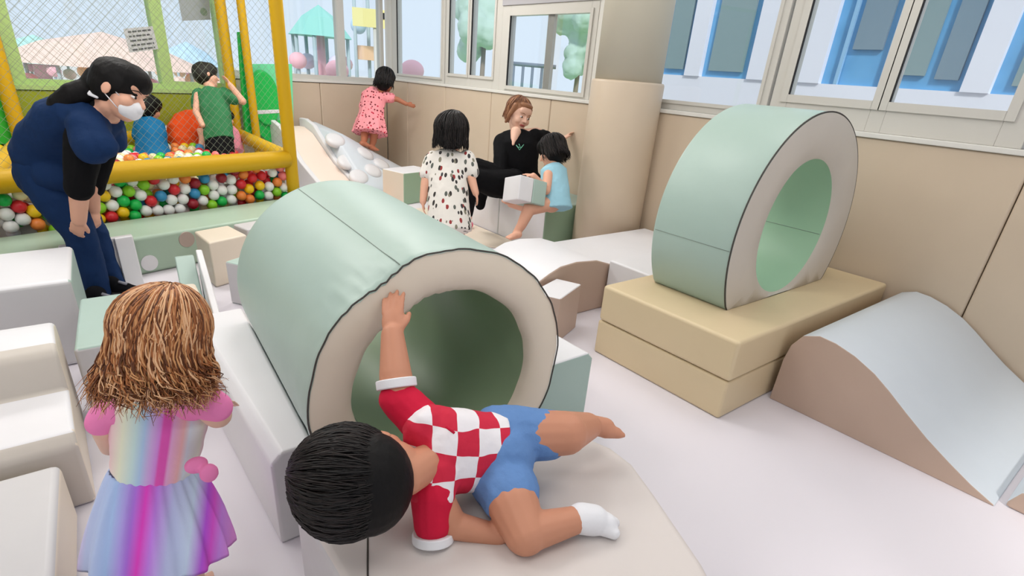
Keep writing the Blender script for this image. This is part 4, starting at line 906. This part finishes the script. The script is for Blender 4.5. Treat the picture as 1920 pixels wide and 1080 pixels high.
# --- boy in checked shirt lying on the slab
def boy():
    t = empty('person', (.6, .78, .33), 'boy in a red and white checked shirt and blue shorts lying before the tunnel', 'person')
    hc = at(695, 893, 1.05); h = .222; up = (at(640, 905, 1.0) - at(770, 870, 1.12)).normalized(); fw = dv(-.15, .12, 1.0)
    B = Blob(); L, M = head(B, hc, fw, up, h)
    nk = at(808, 862, 1.14); su = at(788, 788, 1.18); sl = at(812, 925, 1.12)
    B.cap(L(0, -.03, -.3), nk, .036, .04); B.lim([nk, su], [.022, .03]); B.lim([nk, sl], [.022, .03]); B.lim([nk, at(930, 850, 1.24)], [.025, .06])
    el = at(742, 705, 1.20); wr = at(736, 628, 1.235)
    B.lim([su, at(748, 745, 1.19), el, wr], [.042, .038, .036, .026]); tip = at(736, 545, 1.28)
    hand(B, wr, (tip - wr).normalized(), dv(0, .1, 1), .13, .12, -1, .14)
    e2 = at(850, 985, 1.14); w2 = at(935, 1003, 1.145)
    B.lim([sl, e2, w2], [.038, .03, .022]); hand(B, w2, dv(1, -.05, .1), dv(0, -.4, 1), .1, .25, 1)
    hu = at(940, 815, 1.26); hl = at(935, 890, 1.22)
    k1 = at(1060, 812, 1.27); f1 = at(1120, 806, 1.34)
    B.lim([hu, k1, at(1100, 800, 1.35)], [.062, .052, .036]); foot(B, at(1098, 812, 1.37), at(1160, 812, 1.41), .05, (V((0, 0, 1))))
    k2 = at(985, 1000, 1.115); a2 = at(1090, 972, 1.165)
    B.lim([hl, at(962, 945, 1.15), k2], [.062, .055, .045]); B.lim([k2, a2], [.042, .028])
    B.done('body', SKIN2, t, .004, 3)
    # hair
    B = Blob(); hair_cap(B, L, M, h, 1.1); B.ell(L(0, .2, .34), (.3 * h, .2 * h, .16 * h), M)
    ho = B.done('hair', BLACKH, t, .004, 3); locks(ho, L, h, 1100, HSH, (-3, -3), (.0, .02), 0, (.0012, .002), 9, 1.08)
    # shirt
    ax = (at(930, 850, 1.24) - at(805, 850, 1.16)).normalized(); ac = dv(.15, 1, 0); ac = (ac - ax * ac.dot(ax)).normalized()
    mt, nt, b = nm('red_white_check_cloth'); tc = nt.nodes.new('ShaderNodeTexCoord'); cb = nt.nodes.new('ShaderNodeCombineXYZ')
    nz = nt.nodes.new('ShaderNodeTexNoise'); nz.inputs['Scale'].default_value = 9; mxv = nt.nodes.new('ShaderNodeVectorMath'); mxv.operation = 'MULTIPLY_ADD'; mxv.inputs[1].default_value = (.03, .03, .03)
    nt.links.new(tc.outputs['Object'], nz.inputs['Vector']); nt.links.new(nz.outputs['Color'], mxv.inputs[0]); nt.links.new(tc.outputs['Object'], mxv.inputs[2])
    for i, dvec in enumerate((ax, ac)):
        d = nt.nodes.new('ShaderNodeVectorMath'); d.operation = 'DOT_PRODUCT'; d.inputs[1].default_value = dvec; nt.links.new(mxv.outputs[0], d.inputs[0]); nt.links.new(d.outputs['Value'], cb.inputs[i])
    cb.inputs[2].default_value = .01; ck = nt.nodes.new('ShaderNodeTexChecker'); ck.inputs['Scale'].default_value = 20; ck.inputs['Color1'].default_value = lin((206, 28, 62)); ck.inputs['Color2'].default_value = lin((240, 236, 240))
    nt.links.new(cb.outputs[0], ck.inputs['Vector']); nt.links.new(ck.outputs[0], b.inputs['Base Color']); b.inputs['Roughness'].default_value = .8; bump(nt, b, 16, .5, .012)
    B = Blob(); B.loft([at(790, 852, 1.14), at(806, 850, 1.15), at(822, 848, 1.165), at(858, 845, 1.19), at(895, 847, 1.215), at(932, 850, 1.235)], [(.055, .045), (.08, .06), (.10, .07), (.094, .07), (.09, .07), (.093, .074)], ac)
    B.cap(su, at(800, 800, 1.17), .045, .06); B.cap(sl, at(815, 890, 1.14), .045, .06)
    sh_ = B.done('shirt', mt, t, .0045, 4, .010, 16)
    RED = mat('red_cloth', (206, 28, 62), .8, .2, 16, .5, .012)
    for a, c, r in ((su, at(747, 748, 1.19), .046), (sl, at(812, 978, 1.125), .045)):
        B = Blob(); B.cap(a, c, r * 1.02, r * .92); B.done('sleeve', RED, t, .004, 3, .006, 18)
        dd = (dv(-.15, 1, .1) if a is su else (c - a).normalized()); B = Blob(); B.cap(c + dd * r * .55, c + dd * r * .70, r * .93, r * .93); 
        B.bm.free(); bm = bmesh.new(); x = dd.orthogonal().normalized(); y = dd.cross(x)
        tube_bm(bm, [c + dd * r * .5, c + dd * r * .95], r * .95, 24); link('cuff', bm, WCL, t, True, None, .003)
    DEN = mat('blue_denim', (104, 142, 196), .85, .15, 30, .6, .008)
    B = Blob(); B.ell(at(935, 852, 1.24), (.085, .085, .085)); B.lim([hu, at(1025, 815, 1.275)], [.072, .060]); B.lim([hl, at(955, 925, 1.175)], [.074, .066]); B.lim([hu, hl], [.07, .07])
    B.done('shorts', DEN, t, .0045, 4, .010, 18)
    B = Blob(); B.lim([a2, at(1112, 975, 1.175)], [.034, .034]); foot(B, at(1105, 985, 1.19), at(1160, 1000, 1.18), .048, UP, toes=False); B.done('sock', WCL, t, .0045, 3)
    # crest on the shirt
    cp = at(842, 806, 1.105); tube('crest', [at(836, 800, 1.10), at(852, 812, 1.105)], .003, RED, t, 5)
boy()

# --- generic small figure builder

def shirt_child():
    t = empty('person', onz(860, 440, 0), 'dark haired toddler in a long cream shirt with scattered prints, seen from behind', 'person')
    D = 3.35; hc = at(848, 254, D - .02); h = .205; fw = V((.75, .62, -.1)).normalized(); up = UP
    g = lambda x, y, dd=0: at(x, y, D + dd)
    B = Blob(); L, M = head(B, hc, fw, up, h); B.cap(L(0, -.05, -.3), g(843, 292), .035, .04)
    B.lim([g(806, 305), g(797, 345), g(793, 378)], [.035, .028, .021]); hand(B, g(793, 380), dv(.05, -1, 0), dv(1, 0, 0), .085, .3, -1)
    B.lim([g(843, 296), g(806, 305)], [.04, .035]); B.lim([g(843, 296), g(880, 300)], [.04, .035]); B.lim([g(843, 296), g(846, 400, .04)], [.04, .06])
    B.lim([g(880, 300), g(884, 335), g(892, 362)], [.035, .028, .021]); hand(B, g(893, 364), dv(.2, -1, 0), dv(-1, 0, 0), .085, .3, 1)
    f = onz(850, 470, 0); 
    for dx in (-.045, .05):
        q = g(848, 400, .05); q = V((q.x + dx * CR.x, q.y + dx * CR.y, q.z)); B.lim([q, V((q.x, q.y, .06))], [.04, .028]); foot(B, V((q.x - .02, q.y - .02, 0)), V((q.x + .08, q.y + .07, 0)), .045)
    B.done('body', SKIN, t, .006, 3)
    pm = dots_mat('cream_printed_cloth', (230, 225, 218), [(60, 56, 54), (150, 60, 60), (96, 100, 94), (66, 64, 66), (136, 132, 116)], 21, .34, (1.8, 1.8, .75))
    B = Blob(); B.loft([g(843, 284), g(842, 292), g(840, 330), g(840, 370), g(842, 402), g(845, 436)], [(.06, .05), (.125, .075), (.12, .085), (.125, .095), (.13, .1), (.132, .102)], dv(1, 0, 0))
    B.lim([g(812, 298), g(800, 325)], [.05, .047]); B.lim([g(876, 296), g(885, 322)], [.05, .045])
    B.done('shirt', pm, t, .006, 4, .012, 14)
    B = Blob(); hair_cap(B, L, M, h, 1.2, .0); ho = B.done('hair', BLACKH, t, .006, 3); locks(ho, L, h, 420, HSH, (-.42, -.28), (.01, .03), .03, (.0018, .003), 12, 1.16)
shirt_child()

def pink_child():
    t = empty('person', cl(.48, .46, wsurf(.48, .46)), 'child in a pink spotted dress standing on the climbing wedge, arm out to the wall', 'person')
    D = 6.1; K = 1.1
    g = lambda x, y, dd=0: at(x, y, D + dd)
    hc = g(724, 152, -.05); h = .205; fw = V((.8, .2, -.35)).normalized(); up = dv(.25, 1, 0)
    B = Blob(); L, M = head(B, hc, fw, up, h); B.cap(L(0, -.05, -.3), g(706, 182), .038, .044)
    B.lim([g(704, 186), g(722, 184), g(745, 186), g(762, 195)], [.038, .034, .028, .022]); hand(B, g(763, 195), dv(1, -.2, .3), dv(.3, .2, .9), .11, .15, 1)
    B.lim([g(704, 186), g(690, 184), g(680, 205), g(674, 222)], [.038, .034, .028, .022]); hand(B, g(674, 222), dv(-.2, -1, 0), dv(1, 0, 0), .095, .3, 1)
    B.lim([g(704, 186), g(694, 240)], [.055, .07])
    for x0, fq, fd in ((684, .42, .47), (703, .55, .45)):
        fo = cl(fq, fd, wsurf(fq, fd)); a = g(x0, 244); B.lim([a, a.lerp(fo, .55), fo + UP * .045], [.046, .038, .028]); foot(B, fo + V((-.03, -.02, .012)), fo + V((.07, -.03, -.0)), .05)
    B.done('body', SKIN3, t, .006, 3)
    pm = dots_mat('pink_spotted_cloth', (250, 160, 168), [(120, 40, 50), (200, 40, 70), (120, 40, 50)], 31, .30)
    B = Blob(); B.loft([g(704, 166), g(702, 178), g(698, 200), g(697, 215), g(695, 236), g(694, 251)], [(.06, .05), (.14, .09), (.135, .09), (.14, .10), (.175, .13), (.195, .15)], dv(1, 0, 0), wave=.07)
    B.lim([g(716, 180), g(733, 184)], [.06, .055]); B.lim([g(690, 180), g(682, 200)], [.06, .055])
    B.done('dress', pm, t, .007, 3, .015, 14)
    B = Blob(); hair_cap(B, L, M, h, 1.12, .1); B.ell(L(.1, -.4, .1), (.2 * h, .25 * h, .18 * h), M); ho = B.done('hair', BLACKH, t, .006, 3); locks(ho, L, h, 300, HSH, (-.5, -.3), (.02, .05), .05, (.0025, .004), 15, 1.1)
pink_child()

def lady():
    t = empty('person', (3.0, 3.85, .34), 'woman in a black v-neck top with a small green emblem, seated by the wall', 'person')
    D = 4.25
    g = lambda x, y, dd=0: at(x, y, D + dd)
    hc = g(973, 215, 0); h = .23; fw = (CAM - hc).normalized() + dv(.55, -.30, 0); up = dv(-.12, 1, .1)
    B = Blob(); L, M = head(B, hc, fw, up, h); B.cap(L(0, -.02, -.3), g(972, 252, .03), .05, .055)
    B.ell(g(969, 262, -.02), (.055, .05, .05)); B.cap(g(969, 258, -.03), g(963, 268, -.04), .03, .02)
    B.lim([g(972, 256, .04), g(1005, 250, .06), g(1030, 256, .15), g(1052, 262, .22)], [.05, .045, .034, .027]); hand(B, g(1054, 264, .22), dv(.55, .7, .3), dv(.8, -.1, .4), .15, .25, -1)
    B.lim([g(972, 256, .04), g(970, 335, .15), at(893, 322, 4.12), at(878, 370, 4.08), at(877, 405, 4.12)], [.05, .09, .06, .04, .032])
    an = onz(877, 405, .09) ; an = at(877, 408, 4.12)
    B.cap(g(876, 395, -.15), an, .036, .034)
    B.done('body', SKINF, t, .0055, 3)
    B = Blob(); B.loft([g(968, 350, .15), g(970, 330, .12), g(972, 300, .05), g(972, 275, .02), g(975, 258, .04), g(976, 250, .05)], [(.16, .13), (.17, .13), (.155, .115), (.17, .11), (.15, .09), (.08, .06)], dv(1, 0, .15))
    B.lim([g(943, 268, .02), g(940, 300, -.03), g(938, 335, -.05)], [.075, .062, .055]); B.lim([g(1003, 258, .05), g(1024, 256, .13)], [.07, .048])
    o = B.done('top', BLK, t, .007, 5, .012, 12)
    # v neck skin patch and emblem
    bm = bmesh.new()
    vn = [at(962, 246, 4.125), at(975, 256, 4.12), at(962, 272, 4.10), at(958, 255, 4.12)]
    B = Blob(); B.lim([at(967, 248, 4.205), at(964, 260, 4.185), at(962, 271, 4.163)], [.042, .028, .009]); B.done('neckline_skin', SKINF, t, .004, 3)
    EM = mat('green_emblem', (110, 190, 160), .6); e0 = 4.085
    for a, b in (((968, 272), (974, 281)), ((974, 281), (982, 271)), ((970, 276), (979, 276)), ((973, 270), (975, 274))): tube('emblem', [at(*a, e0), at(*b, e0)], .0026, EM, t, 5)
    kn = at(893, 318, 4.12); 
    B = Blob(); B.lim([g(970, 335, .15), g(930, 335, .0), kn], [.14, .11, .085]); B.lim([g(960, 345, .0), g(925, 345, -.1), at(888, 335, 4.05)], [.12, .10, .075]); B.lim([at(888, 332, 4.06), at(881, 370, 4.08), at(878, 400, 4.11)], [.07, .05, .038]); B.ell(g(975, 338, .2), (.18, .17, .12))
    B.lim([kn, at(905, 350, 4.4), at(900, 385, 4.5)], [.08, .055, .04])
    B.done('trousers', BLK, t, .008, 4, .012, 12)
    B = Blob(); foot(B, onz(880, 428, .01), onz(858, 428, .01), .06, toes=False); B.done('sock', mat('pink_sock', (244, 120, 150), .8), t, .006, 2)
    BR = mat('brown_hair', (150, 104, 74), .5, .4, 70, .6, .005, 14, bvec=(1, 1, .25))
    B = Blob(); B.ell(L(0, -.1, .18), (.39 * h, .44 * h, .37 * h), M); B.ell(L(0, .18, .36), (.28 * h, .2 * h, .1 * h), M)
    for sx in (-1, 1): B.lim([L(.33 * sx, .08, .25), L(.38 * sx, .02, -.05), L(.36 * sx, -.08, -.35)], [.09 * h, .075 * h, .05 * h])
    B.ell(L(0, -.4, -.1), (.25 * h, .2 * h, .3 * h), M); ho = B.done('hair', BR, t, .005, 3); locks(ho, L, h, 260, [mat('brown_hair_b', (170, 122, 88), .45), mat('brown_hair_c', (120, 78, 54), .45)], (-.3, -.22), (.01, .02), .02, (.0018, .003), 31, .97, .3)
    face(t, L, M, h, BR)
lady()

def sit_child():
    t = empty('person', (3.0, 3.2, .35), 'barefoot toddler in a pale blue sleeveless top sitting with a small box', 'person')
    D = 3.85
    g = lambda x, y, dd=0: at(x, y, D + dd)
    hc = g(1033, 286, .02); h = .19; fw = dv(-.75, -.2, -.35) if False else dv(-.8, -.25, .45); up = dv(.05, 1, 0)
    B = Blob(); L, M = head(B, hc, fw, up, h); B.cap(L(0, -.05, -.3), g(1036, 316), .034, .038)
    B.lim([g(1028, 328, -.06), g(1024, 357, -.10), g(1000, 330, -.18)], [.036, .031, .022]); hand(B, g(999, 329, -.18), dv(-1, .2, 0), dv(0, -.8, .5), .085, .15, 1)
    B.lim([g(1036, 322), g(1034, 380, .02)], [.05, .07])
    B.lim([g(1040, 328, .1), g(1010, 345, .05), g(1000, 335, -.02)], [.033, .028, .02])
    B.lim([g(1035, 380, -.02), g(992, 392, -.12), g(978, 422, -.10), g(966, 440, -.08)], [.055, .045, .034, .025]); foot(B, g(972, 446, -.09), g(950, 449, -.12), .045)
    B.lim([g(1030, 382, .08), g(990, 388, .0), g(958, 382, .04)], [.052, .042, .028]); foot(B, g(960, 384, .03), g(942, 380, .0), .045)
    B.done('body', SKIN, t, .0055, 3)
    B = Blob(); B.loft([g(1036, 308), g(1038, 318), g(1040, 345), g(1042, 372), g(1044, 392)], [(.05, .045), (.10, .07), (.105, .08), (.11, .085), (.12, .09)], dv(1, 0, .5))
    B.done('top', mat('pale_blue_cloth', (160, 208, 226), .8, .2, 16, .5, .01, 10), t, .006, 4, .01, 16)
    B = Blob(); hair_cap(B, L, M, h, 1.14, .05); ho = B.done('hair', BLACKH, t, .006, 3); locks(ho, L, h, 350, HSH, (-.45, -.3), (.01, .04), .04, (.002, .0032), 22, 1.12)
    # the box in its hands
    bx = empty('toy_box', g(985, 362, -.12), 'small foam box with white and mint faces held on the toddler\'s knees', 'foam box')
    c = g(985, 360, -.14); X = dv(.80, -.05, .60); Y = dv(.22, 1, .0); Y = (Y - X * Y.dot(X)).normalized(); Z_ = X.cross(Y)
    M3 = Matrix((X, Y, Z_)).transposed().to_4x4(); bm = bmesh.new(); vs = box_bm(bm, -.12, -.005, -.08, .08, -.09, .09)
    for v in vs: v.co = c + (M3 @ v.co)
    for f in bm.faces:
        f.normal_update(); f.material_index = 0
    o = link('shell', bm, [WHITE, MINT], bx, True, None, .008)
    bx2 = bmesh.new(); vs = box_bm(bx2, -.004, .11, -.08, .08, -.09, .09)
    for v in vs: v.co = c + (M3 @ v.co)
    link('mint_half', bx2, MINT, bx, True, None, .008)
sit_child()

def pit_kids():
    # boy in green, standing
    t = empty('person', onz(408, 283, .3), 'boy in a green shirt and black shorts standing in the ball pit, arm raised', 'person')
    D = 4.62; g = lambda x, y, dd=0: at(x, y, D + dd)
    hc = g(388, 143); h = .19; fw = dv(.75, .15, .6); up = dv(-.1, 1, 0)
    B = Blob(); L, M = head(B, hc, fw, up, h); B.cap(L(0, -.05, -.3), g(396, 168), .034, .038)
    B.lim([g(428, 178, .05), g(455, 190, .0), g(432, 160, -.05)], [.036, .03, .022]); hand(B, g(431, 158, -.05), dv(-.6, .8, 0), dv(-.3, -.5, -.4), .1, .3, 1)
    B.lim([g(372, 180, -.03), g(368, 210, -.05), g(380, 235, -.08)], [.034, .028, .021])
    B.lim([g(428, 178, .05), g(398, 178), g(374, 180, -.03)], [.036, .04, .034]); B.lim([g(398, 178), g(412, 268)], [.06, .07]); B.lim([g(402, 270), g(404, 300)], [.055, .05]); B.lim([g(422, 270), g(424, 300)], [.055, .05])
    B.done('body', SKIN, t, .006, 3)
    GC = mat('green_cloth', (52, 120, 76), .8, .2, 14, .6, .012, 16)
    B = Blob(); B.loft([g(396, 166), g(396, 176), g(402, 200), g(407, 228), g(410, 255), g(412, 264)], [(.06, .05), (.13, .08), (.125, .085), (.12, .085), (.12, .09), (.12, .09)], dv(1, 0, 0))
    B.lim([g(420, 176), g(440, 186)], [.055, .05]); B.lim([g(374, 178), g(370, 200)], [.055, .048]); B.done('shirt', GC, t, .006, 4, .014, 14)
    B = Blob(); B.loft([g(411, 258), g(412, 270), g(413, 296)], [(.11, .085), (.115, .09), (.12, .095)], dv(1, 0, 0)); B.done('shorts', BLK, t, .007, 3)
    B = Blob(); hair_cap(B, L, M, h, 1.08); B.done('hair', mat('dark_hair', (34, 32, 26), .6, .3, 90, .5, .004), t, .006, 3, .006, 30)
    # orange shirt, bent forward
    t = empty('person', onz(352, 282, .3), 'child in an orange shirt bent over among the pit balls', 'person')
    D = 4.85; g = lambda x, y, dd=0: at(x, y, D + dd)
    hc = g(368, 262, .14); h = .18
    B = Blob(); L, M = head(B, hc, dv(.3, -.8, .5), dv(.7, -.2, .3), h); B.cap(L(0, -.05, -.3), g(360, 240, .08), .034, .04); B.lim([g(372, 232, -.02), g(380, 258, -.04), g(376, 276, -.05)], [.035, .028, .02]); hand(B, g(376, 277, -.05), dv(0, -1, .2), dv(1, 0, 0), .08, .3, 1)
    B.lim([g(360, 240, .08), g(345, 265), g(345, 292)], [.05, .06, .05]); B.lim([g(360, 236, .05), g(372, 232, -.02)], [.04, .035]); B.done('body', SKIN, t, .006, 3)
    B = Blob(); B.loft([g(345, 284, -.02), g(343, 268, -.02), g(345, 248, -.01), g(352, 228, .02), g(360, 216, .08)], [(.09, .08), (.125, .12), (.135, .13), (.12, .10), (.07, .06)], dv(1, 0, 0)); B.cap(g(368, 222, 0), g(374, 240, -.02), .05, .045)
    B.done('shirt', mat('orange_cloth', (238, 84, 30), .8, .2, 14, .6, .012, 10), t, .006, 4, .012, 14)
    B = Blob(); hair_cap(B, L, M, h, 1.06); B.done('hair', BLACKH, t, .006, 3)
    B = Blob(); B.ell(g(352, 286, 0), (.12, .12, .05)); B.done('shorts', BLK, t, .007, 3)
    # blue shirt child, back
    t = empty('person', onz(288, 296, .3), 'dark haired child in a blue shirt sitting in the ball pit beside the masked woman', 'person')
    D = 4.45; g = lambda x, y, dd=0: at(x, y, D + dd)
    hc = g(279, 204); h = .19; B = Blob(); L, M = head(B, hc, dv(.35, -.1, 1), dv(0, 1, 0), h); B.cap(L(0, -.05, -.3), g(280, 226), .034, .04)
    B.lim([g(262, 232), g(298, 234)], [.034, .034]); B.lim([g(281, 230), g(286, 285)], [.05, .06]); B.lim([g(262, 232), g(258, 256), g(266, 275, .05)], [.034, .028, .02]); B.lim([g(298, 234), g(304, 258), g(300, 276, .05)], [.034, .028, .02]); B.done('body', SKIN2, t, .006, 3)
    B = Blob(); B.loft([g(280, 222), g(280, 232), g(283, 255), g(286, 280), g(290, 302)], [(.06, .05), (.115, .075), (.115, .09), (.125, .10), (.15, .11)], dv(1, 0, 0)); B.cap(g(264, 234), g(259, 254), .05, .045); B.cap(g(297, 236), g(303, 256), .05, .045)
    B.done('shirt', mat('teal_blue_cloth', (20, 104, 150), .8, .2, 14, .6, .012, 10), t, .006, 4, .012, 14)
    B = Blob(); hair_cap(B, L, M, h, 1.14, .05); B.done('hair', BLACKH, t, .006, 3, .006, 30)
    # child in white beside the blue one
    t = empty('person', onz(316, 276, .3), 'child in a white top crouching between the blue and orange shirts', 'person')
    D = 4.95; g = lambda x, y, dd=0: at(x, y, D + dd)
    hc = g(300, 205, .05); h = .16; B = Blob(); L, M = head(B, hc, dv(-.4, -.3, 1), dv(-.2, 1, 0), h); B.cap(L(0, -.05, -.3), g(303, 222), .032, .036); B.lim([g(305, 228), g(310, 250), g(318, 252), g(320, 268)], [.04, .04, .03, .022]); B.done('body', SKIN, t, .006, 3)
    B = Blob(); B.loft([g(303, 218), g(305, 228), g(309, 248), g(312, 276)], [(.05, .05), (.09, .08), (.10, .09), (.10, .10)], dv(1, 0, 0)); B.cap(g(312, 228), g(318, 250), .04, .035); B.done('shirt', WCL, t, .006, 3, .01, 14)
    B = Blob(); hair_cap(B, L, M, h, 1.06); B.done('hair', BLACKH, t, .006, 3)
    # pink child behind the green boy
    t = empty('person', onz(448, 275, .3), 'child in a pink top half hidden behind the green shirted boy', 'person')
    D = 5.0; g = lambda x, y, dd=0: at(x, y, D + dd)
    hc = g(424, 222, .0); h = .15; B = Blob(); L, M = head(B, hc, dv(.4, -.3, 1), dv(-.2, 1, 0), h); B.cap(L(0, -.05, -.3), g(430, 240), .03, .034); B.lim([g(430, 242), g(436, 258), g(440, 262), g(446, 275)], [.034, .034, .028, .02]); B.done('body', SKIN, t, .006, 3)
    B = Blob(); B.loft([g(430, 238), g(433, 248), g(437, 265), g(440, 284)], [(.04, .04), (.07, .06), (.075, .07), (.08, .08)], dv(1, 0, 0)); B.done('shirt', mat('light_pink_cloth', (240, 150, 170), .8), t, .006, 3, .008, 14)
    B = Blob(); hair_cap(B, L, M, h, 1.06); B.done('hair', BLACKH, t, .006, 3)
pit_kids()
